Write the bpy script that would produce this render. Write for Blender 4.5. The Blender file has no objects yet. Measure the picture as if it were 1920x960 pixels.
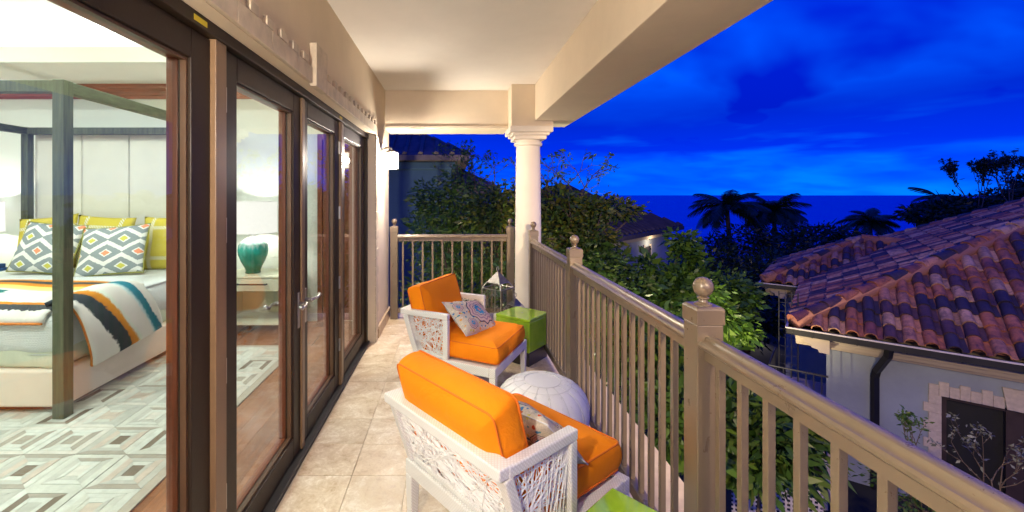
import bpy, bmesh, math, random
import numpy as np
from mathutils import Vector, Matrix
random.seed(7)
rng = np.random.default_rng(11)
R = math.radians
PI = math.pi
scene = bpy.context.scene
col = scene.collection

# ------------------------------------------------------------------ camera
CAM_H = 1.55
FPX = 820.0                      # focal length in pixels of a 1920 wide frame
cam_d = bpy.data.cameras.new('camera')
cam = bpy.data.objects.new('camera', cam_d)
col.objects.link(cam)
cam.location = (0, 0, CAM_H)
cam.rotation_euler = (R(90), 0, 0)
cam_d.sensor_width = 36
cam_d.lens = FPX / 1920 * 36
cam_d.shift_x = (960 - 849) / 1920
cam_d.shift_y = -(480 - 366) / 1920
cam_d.clip_start = 0.02
cam_d.clip_end = 60000
scene.camera = cam

# ------------------------------------------------------------------ colour management, sampling
scene.view_settings.view_transform = 'Standard'
scene.view_settings.look = 'None'
scene.view_settings.exposure = 0.45
scene.view_settings.gamma = 1
scene.render.engine = 'CYCLES'
scene.cycles.use_denoising = True
scene.cycles.max_bounces = 8
scene.cycles.diffuse_bounces = 5
scene.cycles.glossy_bounces = 4
scene.cycles.transparent_max_bounces = 16
scene.cycles.sample_clamp_indirect = 6
scene.cycles.caustics_reflective = False
scene.cycles.caustics_refractive = False

# ------------------------------------------------------------------ world: dusk sky with cloud banks
world = bpy.data.worlds.new("World")
scene.world = world
world.use_nodes = True
wn = world.node_tree
for n in list(wn.nodes):
    wn.nodes.remove(n)


def nd(nt, typ, **kw):
    n = nt.nodes.new(typ)
    for k, v in kw.items():
        if k.startswith('i_'):
            key = k[2:]
            n.inputs[int(key) if key.isdigit() else key.replace('_', ' ')].default_value = v
        else:
            setattr(n, k, v)
    return n


def mth(nt, op, *a):
    n = nt.nodes.new('ShaderNodeMath')
    n.operation = op
    for i, v in enumerate(a):
        if isinstance(v, (int, float)):
            n.inputs[i].default_value = v
        else:
            nt.links.new(v, n.inputs[i])
    return n.outputs[0]


def ramp(nt, fac, stops, interp='LINEAR'):
    n = nt.nodes.new('ShaderNodeValToRGB')
    cr = n.color_ramp
    cr.interpolation = interp
    while len(cr.elements) < len(stops):
        cr.elements.new(0.5)
    for e, (p, c) in zip(cr.elements, stops):
        e.position = p
        e.color = (c[0], c[1], c[2], 1) if not isinstance(c, (int, float)) else (c, c, c, 1)
    nt.links.new(fac, n.inputs[0])
    return n.outputs[0]


def mixc(nt, fac, a, b, mode='MIX'):
    n = nt.nodes.new('ShaderNodeMix')
    n.data_type = 'RGBA'
    n.blend_type = mode
    for sock, v in ((n.inputs[0], fac), (n.inputs[6], a), (n.inputs[7], b)):
        if isinstance(v, (int, float)):
            sock.default_value = v
        elif isinstance(v, tuple):
            sock.default_value = (v[0], v[1], v[2], 1)
        else:
            nt.links.new(v, sock)
    return n.outputs[2]


def noise(nt, vec, scale, detail=4, rough=0.55, dist=0.0):
    n = nt.nodes.new('ShaderNodeTexNoise')
    n.inputs['Scale'].default_value = scale
    n.inputs['Detail'].default_value = detail
    n.inputs['Roughness'].default_value = rough
    n.inputs['Distortion'].default_value = dist
    if vec is not None:
        nt.links.new(vec, n.inputs['Vector'])
    return n.outputs['Fac']


def combine(nt, x, y, z):
    n = nt.nodes.new('ShaderNodeCombineXYZ')
    for i, v in enumerate((x, y, z)):
        if isinstance(v, (int, float)):
            n.inputs[i].default_value = v
        else:
            nt.links.new(v, n.inputs[i])
    return n.outputs[0]


tc = nd(wn, 'ShaderNodeTexCoord')
sp = nd(wn, 'ShaderNodeSeparateXYZ')
wn.links.new(tc.outputs['Generated'], sp.inputs[0])
dx, dy, dz = sp.outputs
zz = mth(wn, 'MAXIMUM', dz, 0.0)
# flat cloud deck overhead: project the view direction on a plane
den = mth(wn, 'ADD', zz, 0.16)
cx = mth(wn, 'DIVIDE', dx, den)
cy = mth(wn, 'DIVIDE', dy, den)
# drawn out along a slanted wind direction
wx = mth(wn, 'ADD', mth(wn, 'MULTIPLY', cx, 0.80), mth(wn, 'MULTIPLY', cy, 0.60))
wy = mth(wn, 'SUBTRACT', mth(wn, 'MULTIPLY', cy, 0.80), mth(wn, 'MULTIPLY', cx, 0.60))
cv = combine(wn, mth(wn, 'MULTIPLY', wx, 0.55), mth(wn, 'MULTIPLY', wy, 0.80), 3.7)
cl = noise(wn, cv, 1.5, 4, 0.45, 0.2)
clear = ramp(wn, zz, [(0.0, (0.0, 0.135, 0.82)), (0.06, (0.0, 0.118, 0.80)), (0.16, (0.0, 0.100, 0.80)), (0.40, (0.0, 0.088, 0.80)), (1.0, (0.0, 0.04, 0.6))])
dark = ramp(wn, zz, [(0.0, (0.0, 0.07, 0.72)), (0.09, (0.0, 0.018, 0.52)), (0.16, (0.0, 0.007, 0.36)), (0.45, (0.0, 0.0105, 0.47)), (1.0, (0.0, 0.014, 0.5))])
cm = ramp(wn, cl, [(0.36, 0.0), (0.47, 0.55), (0.60, 1.0)])
# the low bank standing over the sea: an almost level band of darker cloud with a ragged underside
bv = combine(wn, mth(wn, 'MULTIPLY', dx, 2.2), mth(wn, 'MULTIPLY', dy, 2.2), mth(wn, 'MULTIPLY', dz, 9.0))
bn = noise(wn, bv, 1.5, 4, 0.5)
lift = mth(wn, 'ADD', zz, mth(wn, 'MULTIPLY', mth(wn, 'SUBTRACT', bn, 0.5), 0.09))
bank = ramp(wn, lift, [(0.055, 0.0), (0.085, 1.0), (0.15, 0.95), (0.30, 0.0)])
cmx = mth(wn, 'MAXIMUM', cm, bank)
skyc = mixc(wn, cmx, clear, dark)
# small bright rifts low over the horizon
rv = combine(wn, mth(wn, 'MULTIPLY', dx, 5.0), mth(wn, 'MULTIPLY', dy, 5.0), mth(wn, 'MULTIPLY', dz, 34.0))
rn = noise(wn, rv, 1.2, 3, 0.5)
rift = mth(wn, 'MULTIPLY', ramp(wn, rn, [(0.54, 0.0), (0.72, 1.0)]), ramp(wn, zz, [(0.02, 0.0), (0.06, 1.0), (0.10, 0.7), (0.16, 0.0)]))
skyc = mixc(wn, mth(wn, 'MULTIPLY', rift, 0.35), skyc, (0.0, 0.17, 0.85))
bg = nd(wn, 'ShaderNodeBackground')
bg.inputs[1].default_value = 1.25
wn.links.new(skyc, bg.inputs[0])
wo = nd(wn, 'ShaderNodeOutputWorld')
wn.links.new(bg.outputs[0], wo.inputs[0])

# ------------------------------------------------------------------ lamp powers (the lamps themselves are built with their fittings)
W_SCONCE_NEAR = 320
W_SCONCE_FAR = 140
W_COVE = 42
W_BED_LAMP = 17
W_GARDEN = 105
W_ADDED_FLOOD = 1600
WARM = (1.0, 0.875, 0.72)
ROOMC = (0.90, 1.0, 0.96)


# ------------------------------------------------------------------ materials
def new_mat(name):
    m = bpy.data.materials.new(name)
    m.use_nodes = True
    nt = m.node_tree
    b = nt.nodes['Principled BSDF']
    return m, nt, b


def objcoord(nt):
    return nd(nt, 'ShaderNodeTexCoord').outputs['Object']


def bump(nt, b, h, strength=0.3, dist=0.01):
    n = nd(nt, 'ShaderNodeBump')
    n.inputs['Strength'].default_value = strength
    n.inputs['Distance'].default_value = dist
    nt.links.new(h, n.inputs['Height'])
    nt.links.new(n.outputs[0], b.inputs['Normal'])


def mat(name, c, rough=0.5, var=0.12, scale=6.0, bscale=None, bstr=0.15, metal=0.0, spec=0.5, c2=None, stretch=None, sheen=0.0, coat=0.0, bdist=0.004):
    """plain surface: a base colour with soft mottling, a little roughness variation and fine relief"""
    m, nt, b = new_mat(name)
    v = objcoord(nt)
    if stretch:
        mp = nd(nt, 'ShaderNodeMapping')
        mp.inputs['Scale'].default_value = stretch
        nt.links.new(v, mp.inputs[0])
        v = mp.outputs[0]
    n = noise(nt, v, scale, 5, 0.6)
    lo = tuple(x * (1 - var) for x in c)
    hi = c2 if c2 else tuple(min(1, x * (1 + var)) for x in c)
    nt.links.new(ramp(nt, n, [(0.3, lo), (0.7, hi)]), b.inputs['Base Color'])
    nt.links.new(ramp(nt, n, [(0.2, max(0, rough - 0.06)), (0.8, min(1, rough + 0.06))]), b.inputs['Roughness'])
    b.inputs['Metallic'].default_value = metal
    b.inputs['Specular IOR Level'].default_value = spec
    if sheen:
        b.inputs['Sheen Weight'].default_value = sheen
    if coat:
        b.inputs['Coat Weight'].default_value = coat
        b.inputs['Coat Roughness'].default_value = 0.08
    if bscale:
        bump(nt, b, noise(nt, v, bscale, 3, 0.6), bstr, bdist)
    return m


def stucco(name, c, var=0.05):
    m, nt, b = new_mat(name)
    v = objcoord(nt)
    n = noise(nt, v, 1.3, 6, 0.65)
    n2 = noise(nt, v, 90, 3, 0.7)
    nt.links.new(ramp(nt, n, [(0.3, tuple(x * (1 - var) for x in c)), (0.7, tuple(min(1, x * (1 + var)) for x in c))]), b.inputs['Base Color'])
    b.inputs['Roughness'].default_value = 0.9
    b.inputs['Specular IOR Level'].default_value = 0.15
    n3 = noise(nt, v, 7, 4, 0.6, 0.4)
    bump(nt, b, mth(nt, 'ADD', mth(nt, 'MULTIPLY', n2, 0.5), n3), 0.4, 0.006)
    return m


M = {}
M['stucco'] = stucco('cream_stucco', (0.68, 0.575, 0.44), 0.07)
M['ceiling'] = stucco('ceiling_plaster', (0.76, 0.725, 0.67), 0.05)
M['stone'] = mat('coral_stone', (0.56, 0.47, 0.35), 0.85, 0.16, 14, 60, 0.35)
M['base_stone'] = mat('base_stone', (0.50, 0.37, 0.24), 0.5, 0.2, 8, 50, 0.2)
M['column'] = stucco('column_plaster', (0.70, 0.64, 0.56), 0.06)
M['taupe'] = mat('taupe_paint', (0.165, 0.125, 0.083), 0.24, 0.05, 4, 160, 0.04, spec=0.7)
_nt = M['taupe'].node_tree
_b = _nt.nodes['Principled BSDF']
_src = _b.inputs['Base Color'].links[0].from_socket
_oi = nd(_nt, 'ShaderNodeObjectInfo')
_nt.links.new(mixc(_nt, 1.0, _src, ramp(_nt, _oi.outputs['Random'], [(0.0, (0.88, 0.87, 0.86)), (1.0, (1.08, 1.08, 1.08))]), 'MULTIPLY'), _b.inputs['Base Color'])
_sm = noise(_nt, objcoord(_nt), 11, 5, 0.7, 0.5)
_nt.links.new(ramp(_nt, _sm, [(0.35, 0.27), (0.65, 0.33)]), _b.inputs['Roughness'])
M['door_ext'] = mat('dark_bronze_cladding', (0.024, 0.014, 0.008), 0.45, 0.12, 10, 120, 0.08, spec=0.25)
M['door_ext2'] = mat('bronze_mullion', (0.185, 0.110, 0.055), 0.40, 0.08, 10, 90, 0.08)
M['mahogany'] = mat('mahogany', (0.20, 0.042, 0.012), 0.35, 0.35, 5, None, stretch=(14, 14, 0.7), coat=0.1)
M['crown'] = mat('polished_mahogany', (0.27, 0.055, 0.022), 0.3, 0.3, 5, None, stretch=(0.7, 14, 14), coat=0.3)  # brighter mahogany: the stronger light on the crown moulding is put into its colour
M['bluewall'] = stucco('blue_grey_render', (0.05, 0.085, 0.14), 0.12)  # blue dusk light on the far walls, put into their colour
M['resin'] = mat('white_resin_cane', (0.84, 0.83, 0.80), 0.45, 0.03, 9)
M['pewter'] = mat('pewter', (0.20, 0.195, 0.185), 0.5, 0.25, 20, metal=0.8)
M['bead'] = mat('bronze_bead', (0.085, 0.042, 0.02), 0.4, 0.1, 10)
M['black'] = mat('black_metal', (0.012, 0.012, 0.013), 0.45, 0.2, 8)
M['silver'] = mat('brushed_nickel', (0.42, 0.40, 0.37), 0.36, 0.12, 30, metal=1.0)
M['white_wicker'] = None
M['white_paint'] = mat('white_paint', (0.80, 0.79, 0.76), 0.5, 0.03, 6, 80, 0.08)
M['room_wall'] = mat('room_wall_paint', (0.80, 0.83, 0.76), 0.8, 0.02, 2, 120, 0.06)
M['room_white'] = mat('room_ceiling_paint', (0.84, 0.84, 0.82), 0.85, 0.02, 2)
M['riser'] = mat('tray_riser_paint', (0.80, 0.83, 0.68), 0.85, 0.02, 2)
M['linen'] = mat('headboard_linen', (0.78, 0.76, 0.66), 0.85, 0.03, 5, 220, 0.15, sheen=0.2)
M['bedbase'] = mat('bed_base_linen', (0.76, 0.68, 0.58), 0.85, 0.03, 5, 220, 0.15)
M['skirt'] = mat('bed_sheet_cotton', (0.66, 0.68, 0.54), 0.9, 0.06, 5, 9, 0.5, stretch=(1, 1, 0.4), bdist=0.02)
M['bedwood'] = mat('grey_green_oak', (0.070, 0.080, 0.043), 0.55, 0.5, 5, 30, 0.15, stretch=(9, 9, 0.6))
M['bedbeam'] = mat('grey_green_oak_beam', (0.070, 0.080, 0.043), 0.55, 0.5, 5, 30, 0.15, stretch=(2, 2, 9))
M['cream_lacquer'] = mat('cream_lacquer', (0.72, 0.70, 0.52), 0.35, 0.03, 4)
M['blue_lacquer'] = mat('blue_cloth', (0.02, 0.08, 0.22), 0.6, 0.1, 4)
M['candle'] = mat('candle_wax', (0.85, 0.80, 0.68), 0.5, 0.04, 6)
M['yellow_tag'] = mat('yellow_sticker', (0.65, 0.50, 0.02), 0.6, 0.1, 8)
M['leather'] = mat('white_leather', (0.78, 0.78, 0.78), 0.42, 0.03, 6, 60, 0.25)
M['seam'] = mat('leather_seam', (0.64, 0.64, 0.64), 0.6, 0.03, 6)
M['bark'] = mat('tree_bark', (0.10, 0.07, 0.05), 0.9, 0.35, 8, 22, 0.6, stretch=(3, 3, 0.8))
M['soil'] = mat('garden_soil', (0.02, 0.022, 0.014), 0.95, 0.4, 0.8, 6, 0.5)
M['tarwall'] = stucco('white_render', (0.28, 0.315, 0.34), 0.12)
M['cornice'] = stucco('cornice_stone', (0.46, 0.38, 0.29), 0.06)
M['mortar'] = stucco('roof_mortar', (0.34, 0.15, 0.11), 0.15)
M['darkroom'] = mat('dark_interior', (0.012, 0.010, 0.009), 0.6, 0.2, 4)
M['gutter'] = mat('black_gutter', (0.010, 0.009, 0.009), 0.5, 0.2, 5)
M['gutter_rim'] = mat('gutter_rim', (0.66, 0.60, 0.52), 0.4, 0.1, 9)
M['roof_dark'] = mat('dark_roof_tiles', (0.055, 0.042, 0.040), 0.8, 0.4, 3, 14, 0.8)
M['roof_brown'] = mat('brown_roof_tiles', (0.12, 0.080, 0.070), 0.8, 0.4, 3, 14, 0.8)
M['iron'] = mat('wrought_iron', (0.02, 0.02, 0.025), 0.5, 0.2, 6)


def wicker():
    m, nt, b = new_mat('white_woven_resin')
    v = objcoord(nt)
    w1 = nd(nt, 'ShaderNodeTexWave', wave_type='BANDS', bands_direction='DIAGONAL')
    w1.inputs['Scale'].default_value = 42
    w1.inputs['Distortion'].default_value = 0.4
    nt.links.new(v, w1.inputs['Vector'])
    mp = nd(nt, 'ShaderNodeMapping')
    mp.inputs['Rotation'].default_value = (R(90), R(90), 0)
    nt.links.new(v, mp.inputs[0])
    w2 = nd(nt, 'ShaderNodeTexWave', wave_type='BANDS', bands_direction='DIAGONAL')
    w2.inputs['Scale'].default_value = 42
    w2.inputs['Distortion'].default_value = 0.4
    nt.links.new(mp.outputs[0], w2.inputs['Vector'])
    h = mth(nt, 'MULTIPLY', w1.outputs['Fac'], w2.outputs['Fac'])
    nt.links.new(ramp(nt, h, [(0.0, (0.70, 0.68, 0.64)), (0.5, (0.84, 0.83, 0.80))]), b.inputs['Base Color'])
    b.inputs['Roughness'].default_value = 0.5
    bump(nt, b, h, 0.3, 0.004)
    return m


def orange():
    m, nt, b = new_mat('orange_canvas')
    v = objcoord(nt)
    n = noise(nt, v, 3.5, 3, 0.5)
    weave = noise(nt, v, 420, 2, 0.5)
    nt.links.new(ramp(nt, n, [(0.3, (0.88, 0.235, 0.002)), (0.7, (0.94, 0.27, 0.003))]), b.inputs['Base Color'])
    b.inputs['Roughness'].default_value = 0.8
    b.inputs['Specular IOR Level'].default_value = 0.2
    b.inputs['Sheen Weight'].default_value = 0.15
    b.inputs['Sheen Tint'].default_value = (1, 0.5, 0.1, 1)
    wr = noise(nt, v, 13, 4, 0.55, 0.9)
    add = mth(nt, 'ADD', mth(nt, 'MULTIPLY', weave, 0.12), wr)
    bump(nt, b, add, 0.5, 0.014)
    return m


def travertine():
    m, nt, b = new_mat('travertine_tile')
    v = objcoord(nt)
    oi = nd(nt, 'ShaderNodeObjectInfo')
    sh = nd(nt, 'ShaderNodeVectorMath', operation='ADD')
    nt.links.new(v, sh.inputs[0])
    nt.links.new(combine(nt, mth(nt, 'MULTIPLY', oi.outputs['Random'], 37.0), mth(nt, 'MULTIPLY', oi.outputs['Random'], 91.0), 0), sh.inputs[1])
    vv = sh.outputs[0]
    n1 = noise(nt, vv, 5, 6, 0.65, 1.2)
    n2 = noise(nt, vv, 22, 5, 0.7, 2.0)
    f = mth(nt, 'ADD', mth(nt, 'MULTIPLY', n1, 0.6), mth(nt, 'MULTIPLY', n2, 0.4))
    c = ramp(nt, f, [(0.34, (0.38, 0.255, 0.145)), (0.44, (0.57, 0.45, 0.31)), (0.53, (0.67, 0.565, 0.425)), (0.62, (0.83, 0.76, 0.65))])
    tint = ramp(nt, oi.outputs['Random'], [(0.0, (0.86, 0.84, 0.80)), (0.5, (1.0, 0.97, 0.93)), (1.0, (1.0, 1.0, 1.0))])
    nt.links.new(mixc(nt, 1.0, c, tint, 'MULTIPLY'), b.inputs['Base Color'])
    nt.links.new(ramp(nt, n2, [(0.3, 0.28), (0.7, 0.5)]), b.inputs['Roughness'])
    bump(nt, b, n2, 0.25, 0.004)
    return m


def cherry():
    m, nt, b = new_mat('cherry_plank')
    v = objcoord(nt)
    oi = nd(nt, 'ShaderNodeObjectInfo')
    mp = nd(nt, 'ShaderNodeMapping')
    mp.inputs['Scale'].default_value = (14, 0.9, 1)
    sh = nd(nt, 'ShaderNodeVectorMath', operation='ADD')
    nt.links.new(v, sh.inputs[0])
    nt.links.new(combine(nt, mth(nt, 'MULTIPLY', oi.outputs['Random'], 13.0), mth(nt, 'MULTIPLY', oi.outputs['Random'], 57.0), 0), sh.inputs[1])
    nt.links.new(sh.outputs[0], mp.inputs[0])
    g = noise(nt, mp.outputs[0], 3, 5, 0.6, 0.6)
    c = ramp(nt, g, [(0.3, (0.19, 0.060, 0.020)), (0.7, (0.33, 0.120, 0.042))])
    tint = ramp(nt, oi.outputs['Random'], [(0.0, (0.75, 0.68, 0.62)), (1.0, (1.15, 1.08, 1.0))])
    nt.links.new(mixc(nt, 1.0, c, tint, 'MULTIPLY'), b.inputs['Base Color'])
    b.inputs['Roughness'].default_value = 0.22
    bump(nt, b, g, 0.08, 0.002)
    return m


def roof_tile_mat(island):
    m, nt, b = new_mat('terracotta_tile_mix' + ('_far' if island else ''))
    v = objcoord(nt)
    if island:
        rnd = nd(nt, 'ShaderNodeNewGeometry').outputs['Random Per Island']
    else:
        rnd = nd(nt, 'ShaderNodeObjectInfo').outputs['Random']
    c = ramp(nt, rnd, [(0.0, (0.055, 0.042, 0.050)), (0.20, (0.44, 0.16, 0.062)), (0.36, (0.12, 0.062, 0.058)), (0.48, (0.58, 0.34, 0.17)), (0.66, (0.28, 0.10, 0.062)), (0.82, (0.52, 0.24, 0.115))], 'CONSTANT')
    sh = nd(nt, 'ShaderNodeVectorMath', operation='ADD')
    nt.links.new(v, sh.inputs[0])
    nt.links.new(combine(nt, mth(nt, 'MULTIPLY', rnd, 53.0), mth(nt, 'MULTIPLY', rnd, 17.0), 0), sh.inputs[1])
    n = noise(nt, sh.outputs[0], 7, 5, 0.7, 0.6)
    soot = ramp(nt, n, [(0.46, 0.0), (0.68, 0.8)])
    n3 = noise(nt, sh.outputs[0], 2.2, 3, 0.6)
    c = mixc(nt, 0.75, c, ramp(nt, n3, [(0.35, (0.62, 0.55, 0.55)), (0.65, (1.35, 1.25, 1.15))]), 'MULTIPLY')
    c = mixc(nt, soot, c, (0.04, 0.027, 0.032))
    n2 = noise(nt, sh.outputs[0], 30, 3, 0.6)
    c = mixc(nt, 0.25, c, ramp(nt, n2, [(0.3, (0.6, 0.6, 0.6)), (0.7, (1.2, 1.2, 1.2))]), 'MULTIPLY')
    nt.links.new(c, b.inputs['Base Color'])
    b.inputs['Roughness'].default_value = 0.62
    b.inputs['Specular IOR Level'].default_value = 0.35
    bump(nt, b, n2, 0.3, 0.006)
    return m


def glazed(name, c1, c2):
    m, nt, b = new_mat(name)
    v = objcoord(nt)
    n = noise(nt, v, 6, 5, 0.6, 0.5)
    nt.links.new(ramp(nt, n, [(0.3, c1), (0.7, c2)]), b.inputs['Base Color'])
    nt.links.new(ramp(nt, n, [(0.3, 0.08), (0.7, 0.2)]), b.inputs['Roughness'])
    b.inputs['Coat Weight'].default_value = 0.5
    b.inputs['Coat Roughness'].default_value = 0.05
    bump(nt, b, noise(nt, v, 18, 3, 0.5), 0.06, 0.005)
    return m


def glass_mat(name, tint=(1, 1, 1)):
    m, nt, b = new_mat(name)
    nt.nodes.remove(b)
    out = [n for n in nt.nodes if n.type == 'OUTPUT_MATERIAL'][0]
    tr = nd(nt, 'ShaderNodeBsdfTransparent')
    tr.inputs[0].default_value = (*tint, 1)
    gl = nd(nt, 'ShaderNodeBsdfGlossy')
    gl.inputs['Roughness'].default_value = 0.0
    fr = nd(nt, 'ShaderNodeFresnel')
    fr.inputs[0].default_value = 1.5
    # Fresnel by angle whichever side of the sheet is met (the back of a thin pane reflects like its front)
    geo = nd(nt, 'ShaderNodeNewGeometry')
    d = nd(nt, 'ShaderNodeVectorMath', operation='DOT_PRODUCT')
    nt.links.new(geo.outputs['Incoming'], d.inputs[0])
    nt.links.new(geo.outputs['Normal'], d.inputs[1])
    c = mth(nt, 'ABSOLUTE', d.outputs['Value'])
    f = mth(nt, 'ADD', 0.04, mth(nt, 'MULTIPLY', 0.96, mth(nt, 'POWER', mth(nt, 'SUBTRACT', 1.0, c), 5.0)))
    nt.nodes.remove(fr)
    mx = nd(nt, 'ShaderNodeMixShader')
    nt.links.new(f, mx.inputs[0])
    nt.links.new(tr.outputs[0], mx.inputs[1])
    nt.links.new(gl.outputs[0], mx.inputs[2])
    nt.links.new(mx.outputs[0], out.inputs[0])
    return m


def emit_mat(name, c, s, through=0.0):
    m, nt, b = new_mat(name)
    nt.nodes.remove(b)
    out = [n for n in nt.nodes if n.type == 'OUTPUT_MATERIAL'][0]
    e = nd(nt, 'ShaderNodeEmission')
    e.inputs[0].default_value = (*c, 1)
    e.inputs[1].default_value = s
    if through:
        tr = nd(nt, 'ShaderNodeBsdfTransparent')
        mx = nd(nt, 'ShaderNodeMixShader')
        mx.inputs[0].default_value = 1 - through
        nt.links.new(tr.outputs[0], mx.inputs[1])
        nt.links.new(e.outputs[0], mx.inputs[2])
        nt.links.new(mx.outputs[0], out.inputs[0])
    else:
        nt.links.new(e.outputs[0], out.inputs[0])
    return m


def leaf_mat(name, cols, trans=0.35):
    m, nt, b = new_mat(name)
    out = [n for n in nt.nodes if n.type == 'OUTPUT_MATERIAL'][0]
    rnd = nd(nt, 'ShaderNodeNewGeometry').outputs['Random Per Island']
    k = len(cols)
    c = ramp(nt, rnd, [(i / (k - 1), x) for i, x in enumerate(cols)])
    nt.links.new(c, b.inputs['Base Color'])
    b.inputs['Roughness'].default_value = 0.42
    b.inputs['Specular IOR Level'].default_value = 0.45
    t = nd(nt, 'ShaderNodeBsdfTranslucent')
    nt.links.new(c, t.inputs[0])
    mx = nd(nt, 'ShaderNodeMixShader')
    mx.inputs[0].default_value = trans
    nt.links.new(b.outputs[0], mx.inputs[1])
    nt.links.new(t.outputs[0], mx.inputs[2])
    nt.links.new(mx.outputs[0], out.inputs[0])
    return m


M['wicker'] = wicker()
M['orange'] = orange()
M['piping'] = mat('orange_piping', (0.72, 0.16, 0.003), 0.8, 0.06, 8)
M['trav'] = travertine()
M['grout'] = mat('floor_grout', (0.48, 0.40, 0.30), 0.9, 0.1, 10)
M['cherry'] = cherry()
M['subfloor'] = mat('subfloor_wood', (0.10, 0.035, 0.015), 0.6, 0.2, 6)
M['tile'] = roof_tile_mat(False)
M['tile_far'] = roof_tile_mat(True)
M['green'] = glazed('green_glaze', (0.24, 0.43, 0.015), (0.34, 0.56, 0.03))
M['greendark'] = mat('dark_stool_foot', (0.035, 0.032, 0.026), 0.4, 0.2, 6)
M['glass'] = glass_mat('window_glass', (0.97, 0.985, 0.97))
M['lantern_glass'] = glass_mat('lantern_glass', (0.93, 0.93, 0.92))
M['lamp_pane'] = emit_mat('lit_lantern_pane', (1.0, 0.88, 0.70), 4.0, 0.55)
M['bulb'] = emit_mat('lit_bulb', (1.0, 0.84, 0.6), 40.0)
M['shade'] = emit_mat('lit_lamp_shade', (1.0, 0.97, 0.90), 0.95)
M['garden_lens'] = emit_mat('lit_garden_lens', (1.0, 0.80, 0.5), 60.0)
M['doorglow'] = emit_mat('lit_glass_panel', (0.75, 0.85, 0.9), 0.35)
M['leaf_mid'] = leaf_mat('leaf_mid', [(0.035, 0.085, 0.013), (0.06, 0.13, 0.02), (0.11, 0.16, 0.022)])
M['leaf_bright'] = leaf_mat('leaf_bright', [(0.045, 0.11, 0.012), (0.07, 0.16, 0.02), (0.12, 0.21, 0.02)])
M['leaf_yellow'] = leaf_mat('leaf_yellow', [(0.04, 0.085, 0.012), (0.08, 0.13, 0.016), (0.19, 0.17, 0.02)])
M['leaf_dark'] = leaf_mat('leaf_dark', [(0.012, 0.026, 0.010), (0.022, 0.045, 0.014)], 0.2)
M['palm_leaf'] = leaf_mat('palm_leaf', [(0.012, 0.028, 0.012), (0.025, 0.05, 0.016)], 0.15)


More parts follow.
